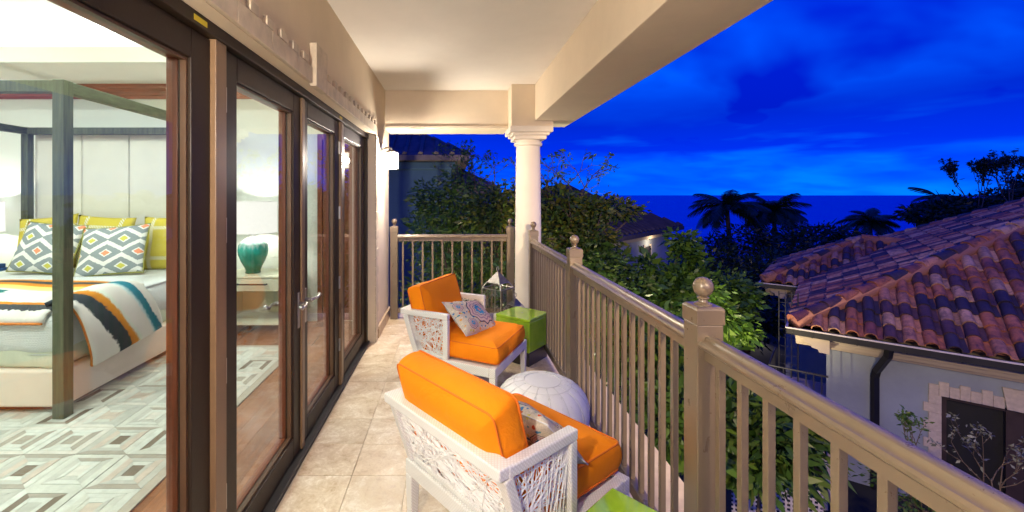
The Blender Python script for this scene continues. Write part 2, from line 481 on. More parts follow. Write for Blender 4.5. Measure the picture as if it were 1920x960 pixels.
# ------------------------------------------------------------------ mesh builder and object helpers
class MB:
    """collects shapes (each with a material slot) and links them as ONE mesh object"""

    def __init__(self):
        self.v, self.f, self.m, self.uv = [], [], [], {}

    def add(self, vs, fs, mi=0, mtx=None):
        o = len(self.v)
        if mtx is not None:
            vs = [mtx @ Vector(p) for p in vs]
        self.v += [tuple(p) for p in vs]
        self.f += [tuple(i + o for i in f) for f in fs]
        self.m += [mi] * len(fs)
        return self

    def box(self, a, b, mi=0, mtx=None):
        (x0, y0, z0), (x1, y1, z1) = a, b
        x0, x1 = min(x0, x1), max(x0, x1)
        y0, y1 = min(y0, y1), max(y0, y1)
        z0, z1 = min(z0, z1), max(z0, z1)
        vs = [(x0, y0, z0), (x1, y0, z0), (x1, y1, z0), (x0, y1, z0), (x0, y0, z1), (x1, y0, z1), (x1, y1, z1), (x0, y1, z1)]
        return self.add(vs, BOXF, mi, mtx)

    def frustum(self, c0, s0, c1, s1, mi=0):
        """four-sided block from a lower rectangle (centre, half sizes) to an upper one"""
        vs = []
        for c, s in ((c0, s0), (c1, s1)):
            vs += [(c[0] - s[0], c[1] - s[1], c[2]), (c[0] + s[0], c[1] - s[1], c[2]), (c[0] + s[0], c[1] + s[1], c[2]), (c[0] - s[0], c[1] + s[1], c[2])]
        return self.add(vs, BOXF, mi)

    def prism(self, poly, axis, a, b, mi=0, mtx=None):
        """poly: 2D outline; extruded from a to b along 'x', 'y' or 'z'"""
        n = len(poly)

        def P(p, t):
            return {'x': (t, p[0], p[1]), 'y': (p[0], t, p[1]), 'z': (p[0], p[1], t)}[axis]
        vs = [P(p, a) for p in poly] + [P(p, b) for p in poly]
        fs = [tuple(range(n - 1, -1, -1)), tuple(range(n, 2 * n))]
        fs += [(i, (i + 1) % n, n + (i + 1) % n, n + i) for i in range(n)]
        return self.add(vs, fs, mi, mtx)

    def tube(self, pts, rad, n=8, mi=0, closed=False, cap=True):
        pts = [Vector(p) for p in pts]
        k = len(pts)
        rads = rad if isinstance(rad, (list, tuple)) else [rad] * k
        vs, fs = [], []
        prev = None
        for i, p in enumerate(pts):
            a = pts[(i - 1) % k] if (closed or i > 0) else p
            b = pts[(i + 1) % k] if (closed or i < k - 1) else p
            t = (b - a)
            if t.length < 1e-9:
                t = Vector((0, 0, 1))
            t.normalize()
            if prev is None:
                u = t.cross(Vector((0, 0, 1)))
                if u.length < 1e-3:
                    u = t.cross(Vector((1, 0, 0)))
            else:
                u = prev - t * prev.dot(t)
                if u.length < 1e-6:
                    u = t.orthogonal()
            u.normalize()
            prev = u
            w = t.cross(u)
            for j in range(n):
                an = 2 * PI * (j + 0.5) / n
                vs.append(p + (u * math.cos(an) + w * math.sin(an)) * rads[i])
        m = k if closed else k - 1
        for i in range(m):
            for j in range(n):
                a0, a1 = i * n + j, i * n + (j + 1) % n
                b0, b1 = ((i + 1) % k) * n + j, ((i + 1) % k) * n + (j + 1) % n
                fs.append((a0, a1, b1, b0))
        if cap and not closed:
            fs.append(tuple(range(n - 1, -1, -1)))
            fs.append(tuple(range((k - 1) * n, k * n)))
        return self.add(vs, fs, mi)

    def lathe(self, prof, n=24, c=(0, 0, 0), mi=0, mtx=None, caps=True):
        vs, fs = [], []
        k = len(prof)
        for r, z in prof:
            for j in range(n):
                a = 2 * PI * j / n
                vs.append((c[0] + r * math.cos(a), c[1] + r * math.sin(a), c[2] + z))
        for i in range(k - 1):
            for j in range(n):
                fs.append((i * n + j, i * n + (j + 1) % n, (i + 1) * n + (j + 1) % n, (i + 1) * n + j))
        if caps:
            fs.append(tuple(range(n - 1, -1, -1)))
            fs.append(tuple(range((k - 1) * n, k * n)))
        return self.add(vs, fs, mi, mtx)

    def sphere(self, c, r, n=16, k=10, mi=0, sc=(1, 1, 1)):
        prof = [(max(1e-4, math.sin(PI * i / k)) * r, -math.cos(PI * i / k) * r) for i in range(k + 1)]
        m = Matrix.Translation(c) @ Matrix.Diagonal((*sc, 1))
        return self.lathe(prof, n, (0, 0, 0), mi, m)

    def mesh(self, name, mats, smooth=False, angle=None):
        me = bpy.data.meshes.new(name)
        me.from_pydata(self.v, [], self.f)
        for m in (mats if isinstance(mats, (list, tuple)) else [mats]):
            me.materials.append(m)
        me.polygons.foreach_set('material_index', self.m)
        if smooth or angle:
            me.polygons.foreach_set('use_smooth', [True] * len(self.f))
            if angle:
                me.set_sharp_from_angle(angle=R(angle))
        me.update()
        return me

    def build(self, name, mats, parent=None, loc=(0, 0, 0), rot=None, smooth=False, angle=None, bevel=0.0, seg=2):
        o = bpy.data.objects.new(name, self.mesh(name, mats, smooth, angle))
        col.objects.link(o)
        o.location = loc
        if rot is not None:
            o.rotation_euler = rot
        if parent is not None:
            o.parent = parent
        if bevel:
            md = o.modifiers.new('bevel', 'BEVEL')
            md.width = bevel
            md.segments = seg
            md.limit_method = 'ANGLE'
            md.angle_limit = R(40)
        return o


BOXF = [(3, 2, 1, 0), (4, 5, 6, 7), (0, 1, 5, 4), (1, 2, 6, 5), (2, 3, 7, 6), (3, 0, 4, 7)]


def tag(o, label=None, cat=None, group=None, kind=None):
    if label:
        o['label'] = label
    if cat:
        o['category'] = cat
    if group:
        o['group'] = group
    if kind:
        o['kind'] = kind
    return o


def thing(name, label, cat, loc=(0, 0, 0), rz=0.0, group=None):
    o = bpy.data.objects.new(name, None)
    col.objects.link(o)
    o.empty_display_size = 0.1
    o.location = loc
    o.rotation_euler = (0, 0, rz)
    return tag(o, label, cat, group)


def inst(me, name, parent=None, loc=(0, 0, 0), rot=(0, 0, 0), scale=(1, 1, 1)):
    """one more object sharing the mesh of alike pieces"""
    o = bpy.data.objects.new(name, me)
    col.objects.link(o)
    o.location = loc
    o.rotation_euler = rot
    o.scale = scale
    if parent is not None:
        o.parent = parent
    return o


def copy_tree(o, parent=None):
    c = o.copy()
    col.objects.link(c)
    if parent is not None:
        c.parent = parent
    for ch in o.children:
        copy_tree(ch, c)
    return c


def P(px, py, Y):
    """the point seen at picture position (px, py) at distance Y in front of the camera"""
    return Vector(((px - 849) * Y / FPX, Y, CAM_H - (py - 366) * Y / FPX))


def hit(px, py, p0, n):
    d = Vector(((px - 849) / FPX, 1.0, -(py - 366) / FPX))
    o = Vector((0, 0, CAM_H))
    t = (Vector(p0) - o).dot(Vector(n)) / d.dot(Vector(n))
    return o + d * t


def lamp(name, typ, loc, watts, color, parent=None, **kw):
    d = bpy.data.lights.new(name, typ)
    d.energy = watts
    d.color = color
    for k, v in kw.items():
        if k != 'rot':
            setattr(d, k, v)
    o = bpy.data.objects.new(name, d)
    col.objects.link(o)
    o.location = loc
    if 'rot' in kw:
        o.rotation_euler = kw['rot']
    if parent is not None:
        o.parent = parent
    return o


def raw_mesh(name, v, f4, mats, mi=None):
    """fast mesh from numpy arrays of vertices and quads"""
    me = bpy.data.meshes.new(name)
    n, k = len(v), len(f4)
    me.vertices.add(n)
    me.vertices.foreach_set('co', v.astype(np.float32).ravel())
    me.loops.add(k * 4)
    me.loops.foreach_set('vertex_index', f4.astype(np.int32).ravel())
    me.polygons.add(k)
    me.polygons.foreach_set('loop_start', np.arange(k, dtype=np.int32) * 4)
    for m in (mats if isinstance(mats, (list, tuple)) else [mats]):
        me.materials.append(m)
    if mi is not None:
        me.polygons.foreach_set('material_index', mi.astype(np.int32))
    me.update(calc_edges=True)
    me.validate()
    return me


# soft cushions -----------------------------------------------------
def offset_poly(poly, d):
    """move every side of a counter-clockwise outline inwards by d"""
    n = len(poly)
    out = []
    for i in range(n):
        p0, p1, p2 = Vector(poly[i - 1]), Vector(poly[i]), Vector(poly[(i + 1) % n])
        a, b = (p1 - p0).normalized(), (p2 - p1).normalized()
        na, nb = Vector((-a.y, a.x)), Vector((-b.y, b.x))
        k = na + nb
        if k.length < 1e-6:
            out.append(tuple(p1 + na * d))
            continue
        k.normalize()
        out.append(tuple(p1 + k * (d / max(0.4, k.dot(na)))))
    return out


def round_poly(poly, r, segs, k=5):
    """rounded outline with a fixed number of points on every side, so that insets of it correspond"""
    n = len(poly)
    arcs = []
    for i in range(n):
        p0, p1, p2 = Vector(poly[i - 1]), Vector(poly[i]), Vector(poly[(i + 1) % n])
        rr_ = min(r, (p0 - p1).length * .45, (p2 - p1).length * .45)
        s, e = p1 + (p0 - p1).normalized() * rr_, p1 + (p2 - p1).normalized() * rr_
        arcs.append([(s * (1 - t / k) ** 2) + p1 * (2 * t / k * (1 - t / k)) + e * (t / k) ** 2 for t in range(k + 1)])
    out = []
    for i in range(n):
        out += [tuple(p) for p in arcs[i]]
        q, s = arcs[i][-1], arcs[(i + 1) % n][0]
        for t in range(1, segs[i]):
            out.append(tuple(q.lerp(s, t / segs[i])))
    return out


def cushion(name, outline, h, mats, parent, mtx, edge=0.028, crown=0.02, pipe=0.005, jitter=0.0025, seed=1):
    """box cushion: outline in its own xy, thickness h along z, soft edges, domed faces, piping on both edges"""
    rr = random.Random(seed)
    segs = [max(1, int((Vector(outline[i]) - Vector(outline[(i + 1) % len(outline)])).length / .06)) for i in range(len(outline))]

    def inset(d):
        return round_poly(offset_poly(outline, d), max(.012, .038 - d * .2), segs)
    n = len(inset(0))
    rings = []
    mid = []
    for t in range(11):
        a = -PI / 2 + PI * t / 10
        mid.append((edge * (1 - math.cos(a)) * 0.75, h / 2 + (h / 2 - 0.004) * math.sin(a) * 0.93))
    lower = [(0.10, -crown), (0.06, -crown * 0.75), (0.035, 0.0)]
    upper = [(0.035, h), (0.06, h + crown * 0.75), (0.10, h + crown)]
    vs = []
    ph = rr.uniform(0, 6)
    for ins, z in lower + mid + upper:
        ring = inset(ins)
        for q, (x, y) in enumerate(ring):
            w_ = jitter * math.sin(q * .55 + ph + z * 20) + jitter * .6 * math.sin(q * 1.3 + ph * 2)
            f_ = 0 if ins > .055 else 1
            vs.append((x + w_ * f_, y + w_ * f_, z + w_ * .6 * f_))
    k = len(lower) + len(mid) + len(upper)
    fs = []
    for i in range(k - 1):
        for j in range(n):
            fs.append((i * n + j, i * n + (j + 1) % n, (i + 1) * n + (j + 1) % n, (i + 1) * n + j))
    fs.append(tuple(range(n - 1, -1, -1)))
    fs.append(tuple(range((k - 1) * n, k * n)))
    b = MB().add(vs, fs, 0, mtx)
    o = b.build(name, mats[0], parent, smooth=True)
    if pipe:
        for z in (0.012, h - 0.012):
            ring = inset(edge * 0.42)
            p = MB().tube([mtx @ Vector((x, y, z)) for x, y in ring], pipe, 6, closed=True)
            p.build('piping', mats[1], o, smooth=True)
    return o


def pillow(name, w, h, t, m, parent, mtx, n=20, pinch=0.06, seed=1, trim=None, trim_r=0.005):
    """scatter pillow: knife edge, pinched corners; own x = width, y = height, z = out of the face; uv over the face"""
    rr = random.Random(seed)
    ph = [rr.uniform(0, 6.28) for _ in range(6)]
    vs, fs, uvs = [], [], []
    for side in (1, -1):
        for j in range(n + 1):
            for i in range(n + 1):
                u, v = i / n * 2 - 1, j / n * 2 - 1
                prof = max(0.0, (1 - abs(u) ** 2.6)) ** 0.55 * max(0.0, (1 - abs(v) ** 2.6)) ** 0.55
                x = u * w / 2 * (1 - pinch * (1 - v * v) * abs(u) ** 3 * 1.0)
                y = v * h / 2 * (1 - pinch * (1 - u * u) * abs(v) ** 3 * 1.0)
                z = side * t / 2 * prof
                z += 0.006 * prof * (math.sin(5 * u + ph[0] + 3 * v) + math.sin(6 * v + ph[1] - 2 * u))
                # corner creases
                cz = max(0, abs(u) + abs(v) - 1.1)
                z += side * 0.012 * cz * math.sin(9 * (u - v * (1 if u * v > 0 else -1)) + ph[2]) * prof
                vs.append((x, y, z))
                uvs.append((i / n, j / n))
    N = (n + 1) * (n + 1)
    for j in range(n):
        for i in range(n):
            a = j * (n + 1) + i
            fs.append((a, a + 1, a + n + 2, a + n + 1))
            fs.append((N + a, N + a + n + 1, N + a + n + 2, N + a + 1))
    me = bpy.data.meshes.new(name)
    me.from_pydata([tuple(mtx @ Vector(p)) for p in vs], [], fs)
    me.materials.append(m)
    ul = me.uv_layers.new(name='UVMap')
    for lp in me.loops:
        ul.data[lp.index].uv = uvs[lp.vertex_index]
    bm = bmesh.new()
    bm.from_mesh(me)
    bmesh.ops.remove_doubles(bm, verts=bm.verts, dist=0.0004)
    bm.to_mesh(me)
    bm.free()
    me.polygons.foreach_set('use_smooth', [True] * len(me.polygons))
    o = bpy.data.objects.new(name, me)
    col.objects.link(o)
    if parent is not None:
        o.parent = parent
    if trim:
        loop = []
        for k in range(4 * 12):
            s, q = divmod(k, 12)
            q = q / 12 * 2 - 1
            u, v = [(q, -1), (1, q), (-q, 1), (-1, -q)][s]
            x = u * w / 2 * (1 - pinch * (1 - v * v) * abs(u) ** 3)
            y = v * h / 2 * (1 - pinch * (1 - u * u) * abs(v) ** 3)
            loop.append(mtx @ Vector((x, y, 0)))
        MB().tube(loop, trim_r, 6, closed=True).build('piping', trim, o, smooth=True)
    return o


# printed cloth ------------------------------------------------------
def uv_xy(nt):
    t = nd(nt, 'ShaderNodeTexCoord')
    s = nd(nt, 'ShaderNodeSeparateXYZ')
    nt.links.new(t.outputs['UV'], s.inputs[0])
    return t.outputs['UV'], s.outputs[0], s.outputs[1]


def cloth_finish(nt, b, rough=0.9, s=260, st=0.2):
    b.inputs['Roughness'].default_value = rough
    b.inputs['Specular IOR Level'].default_value = 0.15
    bump(nt, b, noise(nt, objcoord(nt), s, 2, 0.5), st, 0.003)


def ikat():
    m, nt, b = new_mat('ikat_print')
    uv, u, v = uv_xy(nt)
    w = noise(nt, uv, 30, 2, 0.5)
    v2 = mth(nt, 'ADD', v, mth(nt, 'MULTIPLY', mth(nt, 'SUBTRACT', w, 0.5), 0.035))
    N_, C_ = 3.7, 2.15
    fx = mth(nt, 'FRACT', mth(nt, 'MULTIPLY', u, C_))
    zig = mth(nt, 'ABSOLUTE', mth(nt, 'SUBTRACT', fx, 0.5))
    row = mth(nt, 'MULTIPLY', v2, N_)
    kk = mth(nt, 'FLOOR', mth(nt, 'ADD', row, 0.5))
    sg = mth(nt, 'SUBTRACT', 1.0, mth(nt, 'MULTIPLY', 4.0, mth(nt, 'FRACT', mth(nt, 'MULTIPLY', kk, 0.5))))
    off = mth(nt, 'MULTIPLY', sg, mth(nt, 'MULTIPLY', 1.25, mth(nt, 'SUBTRACT', zig, 0.25)))
    dist0 = mth(nt, 'ABSOLUTE', mth(nt, 'SUBTRACT', mth(nt, 'SUBTRACT', row, kk), off))
    white = mth(nt, 'LESS_THAN', dist0, 0.155)
    # diamonds in the wide places between two bands
    rk = mth(nt, 'FLOOR', row)
    par = mth(nt, 'MULTIPLY', 2.0, mth(nt, 'FRACT', mth(nt, 'MULTIPLY', rk, 0.5)))
    fx2 = mth(nt, 'FRACT', mth(nt, 'ADD', mth(nt, 'MULTIPLY', u, C_), mth(nt, 'MULTIPLY', par, 0.5)))
    du = mth(nt, 'ABSOLUTE', mth(nt, 'SUBTRACT', fx2, 0.5))
    dv = mth(nt, 'ABSOLUTE', mth(nt, 'SUBTRACT', mth(nt, 'FRACT', row), 0.5))
    dist = mth(nt, 'ADD', mth(nt, 'MULTIPLY', du, 1.5), dv)
    dia = mth(nt, 'LESS_THAN', dist, 0.21)
    ring = mth(nt, 'LESS_THAN', dist, 0.31)
    col1 = mixc(nt, par, (0.60, 0.56, 0.10), (0.85, 0.30, 0.16))
    base = mixc(nt, white, (0.26, 0.30, 0.31), (0.80, 0.80, 0.76))
    base = mixc(nt, ring, base, (0.80, 0.80, 0.76))
    base = mixc(nt, dia, base, col1)
    nt.links.new(base, b.inputs['Base Color'])
    cloth_finish(nt, b)
    return m


def medallion():
    m, nt, b = new_mat('medallion_print')
    uv, u, v = uv_xy(nt)

    def med(cu, cv, sc, petals):
        x = mth(nt, 'MULTIPLY', mth(nt, 'SUBTRACT', u, cu), 1.35 / sc)
        y = mth(nt, 'MULTIPLY', mth(nt, 'SUBTRACT', v, cv), 1.0 / sc)
        r = mth(nt, 'SQRT', mth(nt, 'ADD', mth(nt, 'MULTIPLY', x, x), mth(nt, 'MULTIPLY', y, y)))
        an = mth(nt, 'ARCTAN2', y, x)
        pet = mth(nt, 'MULTIPLY', mth(nt, 'COSINE', mth(nt, 'MULTIPLY', an, petals)), 0.035)
        return mth(nt, 'ADD', r, pet)
    vor = nd(nt, 'ShaderNodeTexVoronoi')
    vor.inputs['Scale'].default_value = 15
    nt.links.new(uv, vor.inputs['Vector'])
    vs = nd(nt, 'ShaderNodeSeparateColor')
    nt.links.new(vor.outputs['Color'], vs.inputs[0])
    dots = ramp(nt, vs.outputs[0], [(0.0, (0.06, 0.20, 0.42)), (0.25, (0.75, 0.66, 0.52)), (0.42, (0.55, 0.08, 0.03)), (0.58, (0.10, 0.30, 0.36)), (0.72, (0.78, 0.36, 0.08)), (0.86, (0.62, 0.55, 0.12))], 'CONSTANT')
    cell = ramp(nt, vor.outputs['Distance'], [(0.0, 1.0), (0.34, 1.0), (0.36, 0.0)])
    field = mixc(nt, cell, (0.62, 0.54, 0.42), dots)
    out = field
    for cu, cv, sc, pt in ((0.62, 0.56, 0.62, 10.0), (0.16, 0.72, 0.20, 6.0), (0.24, 0.22, 0.22, 6.0), (0.95, 0.10, 0.3, 8.0)):
        r = med(cu, cv, sc, pt)
        c = ramp(nt, r, [(0.0, (0.62, 0.12, 0.10)), (0.05, (0.70, 0.62, 0.50)), (0.08, (0.02, 0.16, 0.42)), (0.13, (0.05, 0.36, 0.58)), (0.21, (0.02, 0.14, 0.36)), (0.24, (0.62, 0.54, 0.46)), (0.30, (0.20, 0.16, 0.26)), (0.34, (0.62, 0.46, 0.40)), (0.44, (0.34, 0.22, 0.30)), (0.50, (0.66, 0.50, 0.42)), (0.60, (0.05, 0.06, 0.12))], 'CONSTANT')
        inside = mth(nt, 'LESS_THAN', r, 0.65)
        out = mixc(nt, inside, out, c)
    fine = noise(nt, uv, 60, 2, 0.5)
    out = mixc(nt, 0.5, out, ramp(nt, fine, [(0.35, (0.55, 0.55, 0.6)), (0.6, (1, 1, 1))]), 'MULTIPLY')
    nt.links.new(out, b.inputs['Base Color'])
    cloth_finish(nt, b)
    return m


def rope_print():
    m, nt, b = new_mat('rope_lattice_print')
    uv, u, v = uv_xy(nt)
    def line(t, at):
        return mth(nt, 'LESS_THAN', mth(nt, 'ABSOLUTE', mth(nt, 'SUBTRACT', t, at)), 0.032)
    ln = mth(nt, 'MAXIMUM', mth(nt, 'MAXIMUM', line(u, 0.2), line(u, 0.8)), mth(nt, 'MAXIMUM', line(v, 0.22), line(v, 0.78)))
    tw = mth(nt, 'GREATER_THAN', mth(nt, 'SINE', mth(nt, 'MULTIPLY', mth(nt, 'ADD', u, v), 130.0)), -0.3)
    base = mixc(nt, mth(nt, 'MULTIPLY', ln, tw), (0.60, 0.49, 0.075), (0.72, 0.72, 0.60))
    nt.links.new(base, b.inputs['Base Color'])
    cloth_finish(nt, b)
    return m


def throw_print():
    m, nt, b = new_mat('striped_throw_print')
    uv, u, v = uv_xy(nt)
    n = noise(nt, uv, 25, 3, 0.6)
    t = mth(nt, 'ADD', u, mth(nt, 'MULTIPLY', mth(nt, 'SUBTRACT', n, 0.5), 0.07))
    t = mth(nt, 'SUBTRACT', mth(nt, 'ADD', t, 0.24), mth(nt, 'MULTIPLY', v, 0.38))
    W = (0.74, 0.72, 0.66)
    c = ramp(nt, t, [(0.0, W), (0.16, W), (0.18, (0.035, 0.045, 0.055)), (0.33, (0.03, 0.04, 0.05)), (0.345, (0.50, 0.18, 0.02)), (0.42, (0.58, 0.24, 0.03)), (0.45, (0.66, 0.75, 0.62)), (0.50, W), (0.69, W), (0.72, (0.50, 0.66, 0.66)), (0.76, (0.03, 0.20, 0.26)), (0.86, (0.02, 0.16, 0.22)), (0.88, W), (1.0, W)])
    nt.links.new(c, b.inputs['Base Color'])
    cloth_finish(nt, b, 0.9, 120, 0.3)
    return m


def fold_print():
    m, nt, b = new_mat('striped_throw_fold_print')
    uv, u, v = uv_xy(nt)
    n = noise(nt, uv, 25, 3, 0.6)
    t = mth(nt, 'ADD', u, mth(nt, 'MULTIPLY', mth(nt, 'SUBTRACT', n, 0.5), 0.03))
    W = (0.74, 0.72, 0.66)
    c = ramp(nt, t, [(0.0, W), (0.42, W), (0.46, (0.60, 0.66, 0.22)), (0.55, (0.62, 0.60, 0.16)), (0.58, (0.60, 0.22, 0.02)), (0.66, (0.52, 0.20, 0.02)), (0.68, (0.04, 0.05, 0.06)), (0.76, (0.04, 0.05, 0.06)), (0.78, (0.60, 0.22, 0.02)), (0.86, (0.60, 0.26, 0.05)), (0.90, W), (1.0, W)])
    far = mth(nt, 'MULTIPLY', mth(nt, 'LESS_THAN', mth(nt, 'ADD', v, mth(nt, 'MULTIPLY', n, 0.1)), 0.72), mth(nt, 'MULTIPLY', mth(nt, 'GREATER_THAN', t, 0.20), mth(nt, 'LESS_THAN', t, 0.40)))
    c = mixc(nt, far, c, (0.015, 0.16, 0.16))
    front = mth(nt, 'MULTIPLY', mth(nt, 'GREATER_THAN', t, 0.06), mth(nt, 'LESS_THAN', t, 0.14))
    dkb = mth(nt, 'LESS_THAN', t, 0.095)
    c = mixc(nt, front, c, mixc(nt, dkb, (0.55, 0.20, 0.02), (0.05, 0.055, 0.06)))
    nt.links.new(c, b.inputs['Base Color'])
    cloth_finish(nt, b, 0.9, 120, 0.3)
    return m


def quilt_mat():
    m, nt, b = new_mat('white_matelasse')
    v = objcoord(nt)
    br = nd(nt, 'ShaderNodeTexBrick')
    br.inputs['Scale'].default_value = 26
    br.inputs['Mortar Size'].default_value = 0.05
    br.inputs['Mortar Smooth'].default_value = 1.0
    br.inputs['Color1'].default_value = (1, 1, 1, 1)
    br.inputs['Color2'].default_value = (0.9, 0.9, 0.9, 1)
    br.inputs['Mortar'].default_value = (0, 0, 0, 1)
    mp = nd(nt, 'ShaderNodeMapping')
    mp.inputs['Rotation'].default_value = (R(35), R(25), R(0))
    nt.links.new(v, mp.inputs[0])
    nt.links.new(mp.outputs[0], br.inputs['Vector'])
    nt.links.new(ramp(nt, br.outputs['Color'], [(0.0, (0.70, 0.74, 0.74)), (0.5, (0.80, 0.83, 0.82))]), b.inputs['Base Color'])
    b.inputs['Roughness'].default_value = 0.9
    bump(nt, b, br.outputs['Color'], 0.5, 0.01)
    return m


M['ikat'] = ikat()
M['medallion'] = medallion()
M['rope'] = rope_print()
M['throw'] = throw_print()
M['fold'] = fold_print()
M['quilt'] = quilt_mat()
M['orange_trim'] = mat('orange_trim', (0.55, 0.17, 0.02), 0.8, 0.1, 20)
M['olive_trim'] = mat('olive_trim', (0.30, 0.30, 0.06), 0.8, 0.1, 20)


def vase_mat():
    m, nt, b = new_mat('teal_drip_glaze')
    v = objcoord(nt)
    s = nd(nt, 'ShaderNodeSeparateXYZ')
    nt.links.new(v, s.inputs[0])
    mp = nd(nt, 'ShaderNodeMapping')
    mp.inputs['Scale'].default_value = (1, 1, 0.12)
    nt.links.new(v, mp.inputs[0])
    n = noise(nt, mp.outputs[0], 26, 4, 0.6)
    t = mth(nt, 'ADD', mth(nt, 'MULTIPLY', s.outputs[2], 2.0), mth(nt, 'MULTIPLY', mth(nt, 'SUBTRACT', n, 0.5), 0.35))
    c = ramp(nt, t, [(0.10, (0.012, 0.10, 0.05)), (0.40, (0.0, 0.22, 0.16)), (0.58, (0.02, 0.36, 0.30)), (0.70, (0.55, 0.75, 0.70)), (0.8, (0.85, 0.9, 0.88))])
    nt.links.new(c, b.inputs['Base Color'])
    b.inputs['Roughness'].default_value = 0.12
    return m


M['vase'] = vase_mat()
HIDE = []
for i, c in enumerate([(0.74, 0.76, 0.68), (0.70, 0.71, 0.62), (0.76, 0.73, 0.64), (0.58, 0.58, 0.51), (0.20, 0.155, 0.11), (0.42, 0.38, 0.31), (0.66, 0.56, 0.46)]):
    HIDE.append(mat('hide_patch_%s' % 'abcdefg'[i], tuple(x * .80 for x in c), 0.8, 0.12, 18, 160, 0.3, stretch=(1, 1, 1)))


# ================================================================== THE HOUSE AND ITS BALCONY
WALLX = -0.82
# ---- balcony floor: slab, grout bed and single travertine tiles
fl = MB().box((-0.875, -2.5, -0.30), (1.25, 5.78, -0.006))
floor = fl.build('balcony_floor', M['grout'])
tag(floor, 'travertine tiled balcony floor between the glass doors and the railing', 'floor', kind='structure')
TW = 0.305
tb = MB()
g = 0.0016
tb.box((g, g, -0.012), (TW - g, TW - g, 0.0))
tile_me = tb.mesh('floor_tile', M['trav'])
for i in range(-1, 8):
    for j in range(1, 20):
        x0, y0 = -0.863 + i * TW, -0.02 + j * TW
        if x0 < -0.87 or x0 + TW > 1.27 or y0 + TW > 5.80:
            continue
        o = inst(tile_me, 'tile', floor, (x0, y0, random.uniform(-0.0012, 0.0004)))

# ---- walls
hw = MB()
hw.box((-1.02, 4.60, 0), (WALLX, 5.60, 2.82))            # pier beyond the doors
hw.box((-1.02, -2.5, 0), (WALLX, 0.70, 2.82))            # pier before the doors
hw.box((-1.02, 0.70, 2.19), (WALLX, 4.60, 2.82))         # wall over the doors
wall = hw.build('house_wall', M['stucco'])
tag(wall, 'cream stucco house wall over and beside the glass doors', 'wall', kind='structure')
MB().box((WALLX, 4.745, 0), (WALLX + 0.022, 5.60, 0.125)).build('baseboard', M['base_stone'], wall, bevel=0.004)

# stone door surround: lintel stones with a toothed upper edge, keystone, toothed jamb
sur = thing('door_surround', 'toothed coral stone surround with keystone framing the glass doors', 'door surround', (WALLX, 2.65, 0))
sy = 2.65


def stone(name, y0, y1, z0, z1, proud, par=sur):
    return MB().box((0.0, y0 - sy + 0.0012, z0 + 0.0012), (proud, y1 - sy - 0.0012, z1 - 0.0012)).build(name, M['stone'], par, bevel=0.004)


ys = 0.70
while ys < 4.59:
    ye = min(ys + 0.31, 4.60)
    if ye > 2.50 and ys < 2.72:
        pass
    stone('lintel_stone', ys, ye if not (ys < 2.5 < ye) else 2.5, 2.19, 2.283, 0.020) if not (2.5 <= ys < 2.72) else None
    ys = ye if not (ys < 2.5 < ye) else 2.72
k = 0
y = 0.80
while y < 4.62:
    if not (2.40 < y < 2.74):
        stone('tooth_stone', y, y + 0.078, 2.283, 2.330, 0.020)
    y += 0.155
stone('keystone', 2.50, 2.72, 2.175, 2.425, 0.042)
z = 0.0
k = 0
while z < 2.18:
    w = 0.145 if k % 2 else 0.10
    h = min(0.098, 2.188 - z)
    stone('quoin_stone', 4.60, 4.60 + w, z, z + h, 0.014)
    z += 0.0985
    k += 1

# ---- ceiling, beams
tag(MB().box((WALLX - 0.2, -2.5, 2.82), (1.41, 5.72, 3.0)).build('balcony_ceiling', M['ceiling']), 'smooth cream plaster ceiling above the balcony', 'ceiling', kind='structure')
bm_ = MB()
bm_.box((0.94, -2.5, 2.405), (1.41, 5.0, 2.82))
bm_.box((1.153, 5.0, 2.405), (1.41, 5.50, 2.82))
tag(bm_.build('outer_beam', M['stucco'], bevel=0.006), 'long cream stucco beam over the side railing', 'beam', kind='structure')
bb = MB()
bb.box((WALLX, 5.30, 2.385), (0.67, 5.72, 2.82))
bb.box((WALLX, 5.275, 2.352), (0.67, 5.745, 2.385))
tag(bb.build('end_beam', M['stucco'], bevel=0.004), 'short cream stucco beam over the end railing', 'beam', kind='structure')

# ---- column with capital and pier block
colm = thing('column', 'round white column carrying the corner of the balcony roof', 'column', (0.90, 5.23, 0))
prof = [(0.20, 0.0), (0.20, 0.07), (0.185, 0.09), (0.175, 0.13), (0.158, 0.15), (0.155, 0.6), (0.152, 1.2), (0.146, 1.8), (0.140, 2.12), (0.140, 2.13)]
MB().lathe(prof, 40).build('shaft', M['column'], colm, angle=35)
MB().lathe([(0.140, 2.13), (0.158, 2.135), (0.166, 2.15), (0.166, 2.165), (0.155, 2.178), (0.148, 2.185), (0.148, 2.20)], 40).build('necking', M['column'], colm, angle=50)
MB().box((-0.185, -0.185, 2.20), (0.185, 0.185, 2.245)).box((-0.215, -0.215, 2.245), (0.215, 0.215, 2.275)).box((-0.248, -0.248, 2.275), (0.248, 0.248, 2.345)).build('capital', M['column'], colm, bevel=0.010)
MB().box((-0.23, -0.23, 2.345), (0.25, 0.24, 2.82)).build('pier_block', M['stucco'], colm, bevel=0.006)

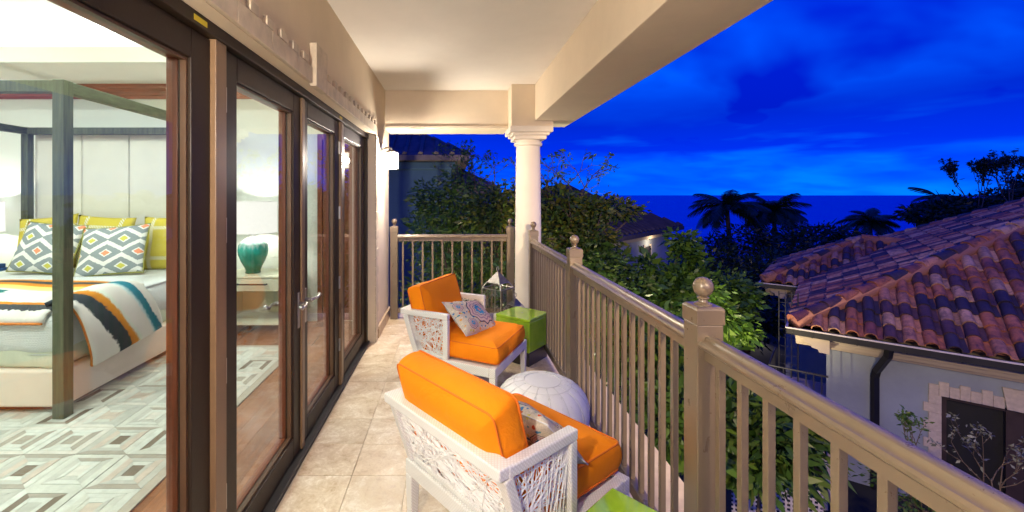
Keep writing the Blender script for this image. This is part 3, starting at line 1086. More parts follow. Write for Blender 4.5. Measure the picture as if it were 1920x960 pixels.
# ================================================================== RAILINGS
RAILP = [(-.022, .975), (-.022, 1.012), (-.036, 1.016), (-.043, 1.022), (-.044, 1.031), (-.038, 1.038), (-.027, 1.040), (-.020, 1.046), (-.017, 1.054), (-.010, 1.058), (.010, 1.058), (.017, 1.054), (.020, 1.046), (.027, 1.040), (.038, 1.038), (.044, 1.031), (.043, 1.022), (.036, 1.016), (.022, 1.012), (.022, .975)][::-1]
post_me = MB().box((-.046, -.046, 0), (.046, .046, 1.095)).mesh('post', M['taupe'])
cap_mb = MB().box((-.050, -.050, 1.095), (.050, .050, 1.150))
cap_mb.frustum((0, 0, 1.150), (.050, .050), (0, 0, 1.158), (.042, .042))
cap_me = cap_mb.mesh('post_cap', M['taupe'])
fin_me = MB().lathe([(.030, 1.156), (.030, 1.162), (.016, 1.168), (.014, 1.176), (.020, 1.180), (.020, 1.184), (.013, 1.187), (.021, 1.192), (.029, 1.202), (.033, 1.214), (.034, 1.222), (.032, 1.233), (.026, 1.244), (.016, 1.252), (.004, 1.2555)], 24).mesh('finial', M['taupe'], angle=30)
BH = .0115
bal_me = MB().box((-BH, -BH, .13), (BH, BH, .985)).mesh('baluster', M['taupe'])


def bev(o, w=0.004):
    md = o.modifiers.new('bevel', 'BEVEL')
    md.width, md.segments, md.limit_method = w, 2, 'ANGLE'
    md.angle_limit = R(40)
    return o


def post_at(par, x, y):
    p = bev(inst(post_me, 'post', par, (x, y, 0)))
    bev(inst(cap_me, 'post_cap', p), 0.003)
    inst(fin_me, 'finial', p)


def rail_run(par, x, y0, y1, n, axis='y'):
    if axis == 'y':
        MB().prism([(x + px, pz) for px, pz in RAILP], 'y', y0, y1).build('top_rail', M['taupe'], par, angle=32)
        MB().box((x - .024, y0, .075), (x + .024, y1, .132)).build('bottom_rail', M['taupe'], par, bevel=.004)
    else:
        MB().prism([(x + px, pz) for px, pz in RAILP], 'x', y0, y1).build('top_rail', M['taupe'], par, angle=32)
        MB().box((y0, x - .024, .075), (y1, x + .024, .132)).build('bottom_rail', M['taupe'], par, bevel=.004)
    for i in range(n):
        t = y0 + (y1 - y0) * (i + 0.5) / n
        loc = (x, t, 0) if axis == 'y' else (t, x, 0)
        bev(inst(bal_me, 'baluster', par, loc), 0.002)


RX = 0.90
side = thing('railing', 'long taupe metal railing along the open side, seen beside the orange chairs', 'railing', (0, 0, 0), group='taupe balcony railings')
PY = [-0.10, 1.573, 3.235, 4.885]
for y in PY:
    post_at(side, RX, y)
for a, b in zip(PY[:-1], PY[1:]):
    rail_run(side, RX, a + .046, b - .046, 14 if a < 1 else 15)
back = thing('railing', 'short taupe metal railing closing the far end, under the end beam', 'railing', (0, 0, 0), group='taupe balcony railings')
BY = 5.50
post_at(back, -0.735, BY)
post_at(back, 0.722, BY)
rail_run(back, BY, -0.689, 0.676, 11, 'x')

# ================================================================== GLASS DOORS
# the leaves are dark clad outside, mahogany inside
FX0, FX1, FX2 = -1.005, -0.962, -0.915      # inside face, joint, outside face
fr = thing('door_frame', 'dark bronze frame with mullions holding the four glass doors', 'door frame', (-0.95, 2.65, 0))


def fpart(name, a, b, m, bevel=.003):
    off = Vector((-0.95, 2.65, 0))
    return MB().box(Vector(a) - off, Vector(b) - off).build(name, m, fr, bevel=bevel)


fpart('frame_head', (-1.015, .72, 2.140), (-.885, 4.598, 2.188), M['door_ext'])
fpart('threshold', (-1.015, .72, .002), (-.872, 4.598, .024), M['black'])
fpart('mullion', (-1.010, 1.650, .024), (-.893, 1.728, 2.140), M['door_ext2'])
fpart('mullion_core', (-1.013, 1.7285, .024), (-.905, 1.748, 2.140), M['door_ext'])
fpart('mullion', (-1.010, 3.515, .024), (-.893, 3.575, 2.140), M['door_ext2'])
fpart('frame_jamb', (-1.012, 4.535, .024), (-.893, 4.598, 2.140), M['door_ext'])
fpart('frame_jamb', (-1.012, .722, .024), (-.893, .740, 2.140), M['door_ext'])
for zz_ in (1.97, 2.30):
    pass
fpart('sticker', (-.8848, 1.495, 2.152), (-.8838, 1.575, 2.172), M['yellow_tag'], 0)
fpart('sticker', (-.8848, 3.42, 2.152), (-.8838, 3.50, 2.172), M['yellow_tag'], 0)


def door(y0, y1, label, sl=.118, sr=.118, hinge=None, handle=None):
    t = thing('glass_door', label, 'glass door', (-0.95, (y0 + y1) / 2, 0.028), group='full height glass doors of the bedroom')
    c = Vector((-0.95, (y0 + y1) / 2, 0.028))
    z0, z1 = .030, 2.136
    bt, tp = .120, .105

    def member(name, ya, yb, za, zb):
        b = MB()
        b.box(Vector((FX1, ya, za)) - c, Vector((FX2, yb, zb)) - c, 0)
        b.box(Vector((FX0, ya, za)) - c, Vector((FX1 - .0005, yb, zb)) - c, 1)
        return b.build(name, [M['door_ext'], M['mahogany']], t, bevel=.004)
    member('stile', y0, y0 + sl, z0, z1)
    member('stile', y1 - sr, y1, z0, z1)
    member('top_rail', y0 + sl + .0005, y1 - sr - .0005, z1 - tp, z1)
    member('bottom_rail', y0 + sl + .0005, y1 - sr - .0005, z0, z0 + bt)
    ga, gb, gz0, gz1 = y0 + sl, y1 - sr, z0 + bt, z1 - tp
    gx = -0.952
    pane = MB().box(Vector((gx - .003, ga + .001, gz0 + .001)) - c, Vector((gx + .003, gb - .001, gz1 - .001)) - c).build('pane', M['glass'], t)
    # glazing beads outside, slightly bronze
    b = MB()
    w = .011
    x0, x1 = gx + .004, FX2 - .012
    for a, e in (((x0, ga + .001, gz0 + .001), (x1, ga + w, gz1 - .001)), ((x0, gb - w, gz0 + .001), (x1, gb - .001, gz1 - .001)),
                 ((x0, ga + w, gz0 + .001), (x1, gb - w, gz0 + w)), ((x0, ga + w, gz1 - w), (x1, gb - w, gz1 - .001))):
        b.box(Vector(a) - c, Vector(e) - c)
    b.build('glazing_bead', M['bead'], t)
    if hinge is not None:
        for zh in (.30, .80, 1.36, 1.88):
            hb = MB()
            hb.tube([Vector((FX2 + .007, hinge, zh)) - c, Vector((FX2 + .007, hinge, zh + .10)) - c], .0075, 8)
            hb.box(Vector((FX2 + .0005, hinge - .018, zh)) - c, Vector((FX2 + .004, hinge + .018, zh + .10)) - c)
            hb.build('hinge', M['silver'], t)
    if handle is not None:
        hy, sgn = handle
        zc = .905
        for side_, xo in ((1, FX2), (-1, FX0)):
            hb = MB()
            hb.box(Vector((xo + side_ * .0005, hy - .018, zc - .14)) - c, Vector((xo + side_ * .006, hy + .018, zc + .07)) - c)
            pl = hb.build('handle_plate', M['silver'], t, bevel=.002)
            lv = MB()
            lv.tube([Vector((xo + side_ * .006, hy, zc)) - c, Vector((xo + side_ * .028, hy, zc)) - c, Vector((xo + side_ * .036, hy, zc)) - c], [.013, .009, .011], 12)
            pts = [Vector((xo + side_ * .040, hy, zc)), Vector((xo + side_ * .052, hy + sgn * .02, zc + .003)), Vector((xo + side_ * .054, hy + sgn * .05, zc + .000)), Vector((xo + side_ * .052, hy + sgn * .08, zc - .008)), Vector((xo + side_ * .056, hy + sgn * .115, zc + .010))]
            lv.tube([p - c for p in pts], [.012, .010, .008, .009, .013], 10)
            lv.sphere(Vector((xo + side_ * .042, hy, zc)) - c, .014)
            lv.build('lever', M['silver'], pl, smooth=True)
    return t


door(.742, 1.648, 'glass door nearest the camera with the bed behind it')
door(1.750, 2.645, 'glass door with the teal lamp seen through it and a silver lever', hinge=1.742, sl=.105, handle=(2.592, -1), sr=.128)
door(2.652, 3.512, 'narrow seeming glass door right of the central lever handles', hinge=3.520, sl=.105, handle=(2.705, 1))
door(3.578, 4.532, 'farthest glass door next to the stone jamb')
fpart('astragal', (-.9145, 2.618, .03), (-.900, 2.664, 2.134), M['door_ext2'])

# ================================================================== WALL LANTERNS
def sconce(y, label, watts):
    t = thing('wall_lantern', label, 'wall lantern', (WALLX, y, 1.96), group='square wall lanterns')
    MB().prism([(-.045, .02), (.045, .02), (.05, .14), (0, .18), (-.05, .14)], 'x', 0.001, .016).build('back_plate', M['silver'], t, bevel=.004)
    MB().tube([(.016, 0, .10), (.05, 0, .125), (.09, 0, .13), (.125, 0, .118), (.13, 0, .095)], .009, 8).build('arm', M['silver'], t, smooth=True)
    b = MB()
    cx_ = .13
    s = .062
    b.frustum((cx_, 0, .066), (.074, .074), (cx_, 0, .074), (.074, .074))
    b.frustum((cx_, 0, .074), (.070, .070), (cx_, 0, .100), (.012, .012))
    b.build('cap', M['silver'], t, bevel=.002)
    b = MB()
    for i in (-1, 1):
        for j in (-1, 1):
            b.box((cx_ + i * s - .004, j * s - .004, -.105), (cx_ + i * s + .004, j * s + .004, .066))
    for j in (-1, 1):
        b.box((cx_ - s - .004, j * s - .004, -.113), (cx_ + s + .004, j * s + .004, -.105))
        b.box((cx_ + j * s - .004, -s + .0045, -.1125), (cx_ + j * s + .004, s - .0045, -.1055))
    b.build('cage', M['silver'], t)
    for i, j in ((1, 0), (-1, 0), (0, 1), (0, -1)):
        q = MB()
        if i:
            q.add([(cx_ + i * .060, -.057, -.103), (cx_ + i * .060, .057, -.103), (cx_ + i * .060, .057, .064), (cx_ + i * .060, -.057, .064)], [(0, 1, 2, 3)])
        else:
            q.add([(cx_ - .057, j * .060, -.103), (cx_ + .057, j * .060, -.103), (cx_ + .057, j * .060, .064), (cx_ - .057, j * .060, .064)], [(0, 1, 2, 3)])
        q.build('pane', M['lamp_pane'], t)
    lamp('lantern_light', 'POINT', (cx_, 0, -.02), watts, WARM, t, shadow_soft_size=.035)


sconce(4.96, 'lit square wall lantern at the far end of the balcony wall', W_SCONCE_FAR)
sconce(-0.10, 'lit square wall lantern on the near pier beside the camera', W_SCONCE_NEAR)

# ================================================================== BEDROOM SHELL
XL, XR, YB, YF = -6.6, -1.02, 5.40, -1.2
tag(MB().box((XL, YF, -.20), (XR + .005, YB, -.012)).build('room_floor', M['subfloor']), 'cherry plank bedroom floor around the patchwork rug', 'floor', kind='structure')
rf = bpy.data.objects['room_floor']
PWD = .127
pm = {}
for i in range(14):
    x0 = -1.022 - (i + 1) * PWD
    yv = -.9 - random.uniform(0, 1.0)
    while yv < YB - .005:
        L = random.choice([0.95, 1.2, 1.45])
        a, e = max(yv, YF + .01), min(yv + L, YB - .003)
        if e - a > .03:
            ky = round(e - a, 3)
            if ky not in pm:
                pm[ky] = MB().box((.0008, .0008, -.014), (PWD - .0008, ky - .0008, 0)).mesh('plank', M['cherry'])
            inst(pm[ky], 'plank', rf, (x0, a, random.uniform(-.0006, 0)))
        yv += L
sb = MB()
for i in range(14, 43):
    x0 = -1.022 - (i + 1) * PWD
    sb.box((x0 + .001, YF + .01, -.014), (x0 + PWD - .001, YB - .003, -.0005))
tag(sb.build('planks', M['cherry'], rf), kind='stuff')
rw = MB()
rw.box((XL, YB, -.2), (WALLX - .001, YB + .198, 3.45))
tag(rw.build('bedroom_back_wall', M['room_wall']), 'pale green bedroom wall behind the bed head', 'wall', kind='structure')
rw = MB()
rw.box((XL - .2, YF, -.2), (XL, YB, 3.45))
rw.box((XL, YF - .2, -.2), (XR, YF, 3.45))
tag(rw.build('bedroom_side_wall', M['room_wall']), 'pale bedroom side walls beyond the bed', 'wall', kind='structure')
iw = MB()
iw.box((-1.06, YF, 0), (-1.021, .70, 2.9))
iw.box((-1.06, 4.62, 0), (-1.021, YB, 2.9))
iw.box((-1.06, .70, 2.19), (-1.021, 4.62, 2.9))
tag(iw.build('bedroom_front_wall', M['room_wall']), 'inner lining of the wall around the glass doors', 'wall', kind='structure')
# tray ceiling with a light cove
TX0, TX1, TY0, TY1 = -5.7, -1.75, -.2, 4.45
cb = MB()
zc0, zc1 = 2.90, 2.985
cb.box((XL, TY1, zc0), (XR, YB, zc1))
cb.box((XL, YF, zc0), (XR, TY0, zc1))
cb.box((XL, TY0, zc0), (TX0, TY1, zc1))
cb.box((TX1, TY0, zc0), (XR, TY1, zc1))
cb.box((XL, YF, 3.30), (XR, YB, 3.40))
ceil = cb.build('bedroom_ceiling', M['room_white'])
tag(ceil, 'white bedroom tray ceiling with a glowing cove', 'ceiling', kind='structure')
lb = MB()
lb.box((TX0 - .02, TY1 - .006, zc0 + .003), (TX1 + .02, TY1 + .014, 3.06))
lb.box((TX0 - .02, TY0 - .014, zc0 + .003), (TX1 + .02, TY0 + .006, 3.06))
lb.box((TX0 - .014, TY0 + .0065, zc0 + .003), (TX0 + .006, TY1 - .0065, 3.06))
lb.box((TX1 - .006, TY0 + .0065, zc0 + .003), (TX1 + .014, TY1 - .0065, 3.06))
lb.build('tray_riser', M['riser'], ceil)
# LED strips lying in the cove behind the riser
for (a, rot, size) in (((((TX0 + TX1) / 2), TY1 + .16, 3.02), (PI, 0, 0), (TX1 - TX0, .06)),
                       (((TX0 + TX1) / 2, TY0 - .16, 3.02), (PI, 0, 0), (TX1 - TX0, .06)),
                       ((TX0 - .16, (TY0 + TY1) / 2, 3.02), (PI, 0, PI / 2), (TY1 - TY0, .06)),
                       ((TX1 + .16, (TY0 + TY1) / 2, 3.02), (PI, 0, PI / 2), (TY1 - TY0, .06))):
    o = lamp('cove_light', 'AREA', a, W_COVE * 1.35, ROOMC, None, rot=rot, shape='RECTANGLE', size=size[0], size_y=size[1])
# added downlights, out of view, to brighten the bedroom evenly
for k, (x, y) in enumerate(((-4.6, 1.0), (-2.5, 1.0), (-4.6, 3.2), (-2.5, 3.2), (-3.5, 2.1))):
    t = thing('ceiling_downlight', ['round downlight set in the tray ceiling, before the bed on the window-less side', 'round downlight set in the tray ceiling, before the bed near the doors', 'round downlight set in the tray ceiling, over the bed', 'round downlight set in the tray ceiling, over the bed corner post', 'round downlight in the middle of the tray ceiling'][k], 'downlight', (x, y, 3.30), group='downlights in the bedroom ceiling')
    MB().lathe([(.045, -.001), (.062, -.001), (.062, -.010), (.045, -.006)], 20, caps=False).build('trim_ring', M['white_paint'], t)
    lamp('downlight_beam', 'AREA', (0, 0, -.012), W_COVE * .62, ROOMC, t, shape='DISK', size=.09)
# crown moulding
MB().prism([(YB - .001, 2.735), (YB - .02, 2.735), (YB - .025, 2.765), (YB - .05, 2.785), (YB - .055, 2.82), (YB - .085, 2.85), (YB - .09, 2.875), (YB - .11, 2.899), (YB - .001, 2.899)], 'x', XL + .001, XR - .04).build('crown_moulding', M['crown'], bpy.data.objects['bedroom_back_wall'])
MB().box((-1.66 - .20, YB - .014, 0), (-2.0, YB - .001, .10)).build('baseboard', M['mahogany'], bpy.data.objects['bedroom_back_wall'])
# wooden inner door on the back wall
wd = thing('wooden_door', 'reddish panelled wooden door in the bedroom back wall', 'door', (-1.36, YB - .001, 0))
b = MB()
b.box((-.30, -.045, 0), (-.24, -.0, 2.3)).box((.24, -.045, 0), (.30, 0, 2.3)).box((-.24, -.045, 2.22), (.24, 0, 2.3))
b.build('frame', M['mahogany'], wd, bevel=.004)
MB().box((-.238, -.02, .01), (.238, -.001, 2.218)).build('leaf', M['mahogany'], wd)
for a, e in ((.12, .98), (1.10, 2.10)):
    MB().box((-.17, -.032, a), (.17, -.0205, e)).build('panel', M['mahogany'], wd, bevel=.010)


# ================================================================== BEDROOM FURNITURE
# ---- rug: squares of mitred hide strips
rug = thing('patchwork_rug', 'pale cowhide patchwork rug of concentric squares on the bedroom floor', 'rug', (-3.3, 2.7, 0))
CELL = .305
RXE, RYE = -1.635, 4.43
MB().box((-1.575 + 3.3, -3.0, .001), (RXE + 3.3 + .001, RYE + .055 - 2.7, .010)).box((-5.0 + 3.3, RYE - 2.7 + .001, .001), (RXE + 3.3, RYE + .055 - 2.7, .010)).build('border', mat('rug_border', (0.42, 0.38, 0.31), 0.9, 0.1, 20, 200, 0.3), rug)
cells = []
for s in range(9):
    rr = random.Random(40 + s)
    b = MB()
    hx = [.1517, .106, .062, .036]
    hy = [.1517, .116, .084, .048]
    for r in range(3):
        e = .0007
        oc = [(-hx[r] + e, -hy[r] + e), (hx[r] - e, -hy[r] + e), (hx[r] - e, hy[r] - e), (-hx[r] + e, hy[r] - e)]
        ic = [(-hx[r + 1] - e, -hy[r + 1] - e), (hx[r + 1] + e, -hy[r + 1] - e), (hx[r + 1] + e, hy[r + 1] + e), (-hx[r + 1] - e, hy[r + 1] + e)]
        tone = rr.choice([0, 0, 1, 2]) if r != 1 else rr.choice([0, 1, 2, 3])
        ends = rr.choice([4, 4, 5, 5, 3, 6, 1]) if r == 1 else (rr.choice([0, 2, 6, 1, 3]) if r == 2 else tone)
        for k in range(4):
            mi = ends if k in (1, 3) else tone
            if k in (1, 3) and rr.random() < .30:
                mi = rr.choice([0, 1, 2, 3])
            if k in (0, 2) and rr.random() < .10:
                mi = rr.choice([3, 5])
            h = .010 + rr.uniform(-.0012, .0012)
            b.prism([oc[k], oc[(k + 1) % 4], ic[(k + 1) % 4], ic[k]], 'z', .002, h, mi)
    b.box((-hx[3] + .0007, -hy[3] + .0007, .002), (hx[3] - .0007, hy[3] - .0007, .0095), rr.choice([4, 5, 6, 6, 3, 2]))
    cells.append(b.mesh('hide_square', HIDE))
for i in range(11):
    for j in range(12):
        x, y = RXE - (i + .5) * CELL, RYE - (j + .5) * CELL
        if x < -2.95 and y > 3.3:
            continue
        inst(random.choice(cells), 'hide_square', rug, (x + 3.3, y - 2.7, random.uniform(-.0006, .0006)), (0, 0, random.choice([0, 2]) * PI / 2))

# ---- four poster bed
BX0, BX1, BY0, BY1 = -5.0, -2.71, 3.04, 5.14
bed = thing('canopy_bed', 'grey green oak four poster bed with a tall cream headboard', 'bed', ((BX0 + BX1) / 2, (BY0 + BY1) / 2, 0))
bc = Vector(((BX0 + BX1) / 2, (BY0 + BY1) / 2, 0))
hs = .040
for x in (BX0, BX1):
    for y in (BY0, BY1):
        MB().box(Vector((x - hs, y - hs, 0.011)) - bc, Vector((x + hs, y + hs, 2.345)) - bc).build('post', M['bedwood'], bed, bevel=.004)
for x in (BX0, BX1):
    MB().box(Vector((x - hs + .004, BY0 + hs, 2.262)) - bc, Vector((x + hs - .004, BY1 - hs, 2.341)) - bc).build('canopy_beam', M['bedbeam'], bed, bevel=.003)
for y in (BY0, BY1):
    MB().box(Vector((BX0 + hs, y - hs + .004, 2.262)) - bc, Vector((BX1 - hs, y + hs - .004, 2.341)) - bc).build('canopy_beam', M['bedwood'], bed, bevel=.003)
MB().box(Vector((BX0 + .09, BY0 + .10, .0125)) - bc, Vector((BX1 - .12, BY1, .055)) - bc).build('plinth', M['mahogany'], bed)
MB().box(Vector((BX0 + .02, BY0 + .035, .055)) - bc, Vector((BX1 - .035, BY1 + .03, .315)) - bc).build('upholstered_base', M['bedbase'], bed, bevel=.018, seg=3)
for i in range(4):
    w = .565
    x = -5.01 + i * w
    o = [(x + .004, .30), (x + w - .004, .30), (x + w - .004, 2.315), (x + .004, 2.315)]
    cushion('headboard_panel', o, .075, (M['linen'], M['linen']), bed, Matrix.Translation(Vector((0, BY1 + .165, 0)) - bc) @ Matrix.Rotation(PI / 2, 4, 'X'), edge=.012, crown=.006, pipe=0, jitter=.0006, seed=i)
MB().box(Vector((-5.01, BY1 + .170, .30)) - bc, Vector((-5.01 + 4 * .565, BY1 + .235, 2.31)) - bc).build('headboard_back', M['linen'], bed)
# bedding
bt = thing('mattress', 'mattress with pale green sheets under the white quilt', 'mattress', bc + Vector((0, 0, .316)))
cushion('sheeted_mattress', [(-1.10, -1.0), (1.075, -1.0), (1.075, 1.03), (-1.10, 1.03)], .24, (M['skirt'], M['skirt']), bt, Matrix.Identity(4), edge=.03, crown=.004, pipe=0, jitter=.005)
qt = cushion('quilt', [(-1.125, -1.035), (1.105, -1.035), (1.105, 1.02), (-1.125, 1.02)], .29, (M['quilt'], M['quilt']), None, Matrix.Translation(bc + Vector((0, 0, .425))), edge=.07, crown=.008, pipe=0, jitter=.006, seed=3)
tag(qt, 'white textured quilt covering the bed and hanging at its foot', 'quilt')


def sheet(name, fn, nu, nv, m, thick=.012, parent=None):
    vs, fs, uvs = [], [], []
    for j in range(nv + 1):
        for i in range(nu + 1):
            u, v = i / nu, j / nv
            vs.append(fn(u, v))
            uvs.append((u, v))
    for j in range(nv):
        for i in range(nu):
            a = j * (nu + 1) + i
            fs.append((a, a + 1, a + nu + 2, a + nu + 1))
    me = bpy.data.meshes.new(name)
    me.from_pydata(vs, [], fs)
    me.materials.append(m)
    ul = me.uv_layers.new(name='UVMap')
    for lp in me.loops:
        ul.data[lp.index].uv = uvs[lp.vertex_index]
    me.polygons.foreach_set('use_smooth', [True] * len(fs))
    o = bpy.data.objects.new(name, me)
    col.objects.link(o)
    if parent:
        o.parent = parent
    md = o.modifiers.new('thick', 'SOLIDIFY')
    md.thickness = thick
    md.offset = 0
    return o


def spline(pts, t):
    k = len(pts) - 1
    x = min(k - 1e-6, max(0, t * k))
    i = int(x)
    f = x - i
    g_ = lambda n: Vector(pts[max(0, min(k, n))])
    p0, p1, p2, p3 = g_(i - 1), g_(i), g_(i + 1), g_(i + 2)
    return 0.5 * ((2 * p1) + (p2 - p0) * f + (2 * p0 - 5 * p1 + 4 * p2 - p3) * f * f + (3 * p1 - p0 - 3 * p2 + p3) * f ** 3)


# throw lying across the bed, its near end tumbling over the side
PATH = [(-2.90, 0, .770), (-2.82, 0, .792), (-2.735, 0, .765), (-2.675, 0, .66), (-2.650, 0, .52), (-2.655, 0, .40), (-2.685, 0, .325)]


def drape(u, v):
    p = spline(PATH, v)
    y = 3.11 + u * (.66 + .10 * v) + .15 * v * v
    puff = .060 * math.sin(PI * min(1, max(0, u))) ** .6 * math.sin(PI * v) ** .5
    n_ = math.sin(u * 17 + v * 4) * .006 + math.sin(u * 7 - v * 9) * .008
    sag = .05 * v * (u - .5)
    return (p.x + (puff + n_) * (0.3 + .7 * v), y + .012 * math.sin(v * 9), p.z + puff * (1 - v) + n_ * .6 + sag * .9 - .06 * v * (1 - u) * .3)


def lying(u, v):
    # u: from the foot edge towards the pillows, v: from the far side to the door side
    x = -4.98 + v * 2.14
    y = 3.06 + u * (1.05 + .12 * math.sin(v * 3)) - .25 * max(0, v - .6) * u
    hump = .045 * math.sin(PI * min(1, u * 1.05)) ** .5 if 0 < u < .95 else 0
    z = .728 + hump + .010 * math.sin(x * 7 + u * 6) * math.sin(PI * u)
    if u < .06:
        z = .66 + u / .06 * .07
        y = 3.030 + u * .5
    return (x, y, z)


ths = [thing('striped_throw', 'puffy striped throw with orange piping tumbling over the side of the bed', 'throw', (0, 0, 0))]
sheet('hanging_end', drape, 36, 36, M['throw'], .03, ths[0])
sheet('lying_part', lying, 40, 40, M['fold'], .02, ths[0])
edge_pts = [drape(0, v / 24) for v in range(5, 25)] + [drape(u / 24, 1) for u in range(1, 25)]
MB().tube(edge_pts, .011, 6).build('piping', M['orange_trim'], ths[0], smooth=True)
MB().tube([Vector(lying(0, v / 30)) + Vector((0, -.01, 0)) for v in range(31)], .009, 6).build('piping', M['orange_trim'], ths[0], smooth=True)


def bed_pillow(px, py, Y, w, h, lean, m, label, cat, group, seed, spin=0, trim=None, t=.16, yaw=0):
    c = P(px, py, Y)
    o = pillow('pillow', w, h, t, m, None, Matrix.Rotation(R(yaw), 4, 'Z') @ Matrix.Rotation(R(90 - lean), 4, 'X') @ Matrix.Rotation(R(spin), 4, 'Z'), seed=seed, trim=trim, trim_r=.006)
    o.location = c
    tag(o, label, cat, group)
    return o


bed_pillow(88, 455, 4.86, .66, .60, 12, M['rope'], 'yellow rope-print pillow half hidden at the left of the bed', 'pillow', 'yellow rope-print pillows', 1, 6)
bed_pillow(193, 455, 4.90, .66, .60, 10, M['rope'], 'yellow rope-print pillow in the middle against the headboard', 'pillow', 'yellow rope-print pillows', 2, -3)
bed_pillow(322, 456, 4.90, .68, .60, 10, M['rope'], 'yellow rope-print pillow at the door side of the bed', 'pillow', 'yellow rope-print pillows', 3, 0)
bed_pillow(90, 465, 4.62, .66, .55, 22, M['ikat'], 'grey diamond-print pillow behind the bed post', 'pillow', 'grey diamond-print pillows', 4, -4, M['olive_trim'])
bed_pillow(212, 469, 4.58, .66, .54, 24, M['ikat'], 'grey diamond-print pillow in front, right of the bed post', 'pillow', 'grey diamond-print pillows', 5, 5, M['olive_trim'], yaw=6)


def nightstand(x0, x1, label):
    t = thing('nightstand', label, 'nightstand', ((x0 + x1) / 2, 5.10, 0), group='cream nightstands')
    w = (x1 - x0) / 2
    MB().box((-w, -.26, .628), (w, .27, .652)).build('top', M['cream_lacquer'], t, bevel=.004)
    MB().box((-w + .01, -.24, .48), (w - .01, .26, .627)).build('carcass', M['cream_lacquer'], t)
    d = MB().box((-w + .018, -.256, .488), (w - .018, -.241, .620)).build('drawer', M['cream_lacquer'], t, bevel=.003)
    MB().tube([(-.16, -.257, .565), (-.16, -.285, .565), (.16, -.285, .565), (.16, -.257, .565)], .009, 6).build('pull', M['black'], d)
    for sx in (-1, 1):
        MB().box((sx * w - .03 * (sx > 0), -.24, .0), (sx * w + .03 * (sx < 0), .26, .479)).build('side_panel', M['cream_lacquer'], t)
    MB().box((-w + .031, -.22, .10), (w - .031, .25, .125)).build('shelf', M['cream_lacquer'], t)
    MB().box((-w + .031, .245, .126), (w - .031, .262, .479)).build('back_panel', M['cream_lacquer'], t)
    return t


nightstand(-2.60, -1.84, 'cream nightstand with a dark drawer pull under the teal lamp')
nightstand(-5.90, -5.08, 'cream nightstand on the far side of the bed')


def table_lamp(x, y, label):
    t = thing('table_lamp', label, 'lamp', (x, y, .653), group='teal ceramic table lamps')
    pr = [(.082, 0), (.085, .012), (.080, .028), (.096, .07), (.132, .14), (.158, .21), (.166, .265), (.158, .32), (.128, .365), (.080, .398), (.034, .42), (.028, .455), (.036, .465)]
    MB().lathe(pr, 40).build('base', M['vase'], t, smooth=True)
    MB().lathe([(.024, .466), (.024, .49), (.012, .495), (.012, .56)], 14).build('neck', M['silver'], t, angle=40)
    MB().lathe([(.262, .465), (.258, .825)], 48, caps=False).build('lamp_shade', M['shade'], t, smooth=True)
    for z in (.465, .825):
        MB().tube([(.2615 * math.cos(2 * PI * k / 48), .2615 * math.sin(2 * PI * k / 48), z) for k in range(48)], .003, 6, closed=True).build('shade_ring', M['white_paint'], t)
    lamp('lamp_glow', 'POINT', (0, 0, .64), W_BED_LAMP, (1, .95, .86), t, shadow_soft_size=.05)
    return t


table_lamp(-2.31, 5.06, 'lit teal drip-glazed lamp with white drum shade near the doors')
table_lamp(-5.55, 5.06, 'lit teal lamp with drum shade on the far nightstand')
co = thing('figurine', 'small blue and white figurine with a red coral twig on the nightstand', 'ornament', (-1.93, 5.0, .653))
b = MB()
for k in range(14):
    a, z = random.uniform(0, 6.28), random.uniform(.02, .17)
    b.sphere((.035 * math.cos(a), .035 * math.sin(a), z), random.uniform(.018, .034), 8, 6)
b.build('body', mat('pale_blue_ceramic', (.55, .65, .78), .3, .1, 20), co, smooth=True)
b = MB()
for k in range(7):
    a = random.uniform(0, 6.28)
    b.tube([(0, 0, .17), (.02 * math.cos(a), .02 * math.sin(a), .25), (.05 * math.cos(a + .4), .05 * math.sin(a + .4), .31)], [.007, .006, .003], 6)
b.build('coral_twig', mat('red_coral', (.55, .06, .04), .5, .1, 20), co, smooth=True)
bk = thing('book', 'dark blue book lying on the far nightstand edge', 'book', (-5.20, 4.93, .653))
MB().box((-.12, -.08, 0), (.12, .08, .075)).build('cover', M['blue_lacquer'], bk, bevel=.004)
MB().box((-.10, -.07, .076), (.09, .07, .12)).build('cover', M['blue_lacquer'], bk, bevel=.004)

# ================================================================== BALCONY FURNITURE
def strands(quad, n, w, seed, t=.0026):
    """random straight strands stretched across a four-cornered opening"""
    rr = random.Random(seed)
    q = [Vector(p) for p in quad]
    nrm = (q[1] - q[0]).cross(q[3] - q[0]).normalized()
    b = MB()

    def on(e, f):
        return q[e].lerp(q[(e + 1) % 4], f)
    lens = [(q[(i + 1) % 4] - q[i]).length for i in range(4)]
    for k in range(n):
        e0 = rr.choices(range(4), lens)[0]
        e1 = rr.choices([e for e in range(4) if e != e0], [lens[e] * (2.2 if e == (e0 + 2) % 4 else 1) for e in range(4) if e != e0])[0]
        a, c = on(e0, rr.uniform(.0, 1)), on(e1, rr.uniform(.0, 1))
        d = c - a
        if d.length < .10:
            continue
        d.normalize()
        s = d.cross(nrm) * w * rr.uniform(.75, 1.2)
        o = nrm * rr.uniform(-.006, .006)
        u = nrm * t
        a, c = a - d * .004, c + d * .004
        vs = [a - s + o, a + o + u, a + s + o, a + o - u, c - s + o, c + o + u, c + s + o, c + o - u]
        b.add(vs, [(0, 1, 5, 4), (1, 2, 6, 5), (2, 3, 7, 6), (3, 0, 4, 7)])
    return b


CW = .375                                  # half width of the chair over the arms


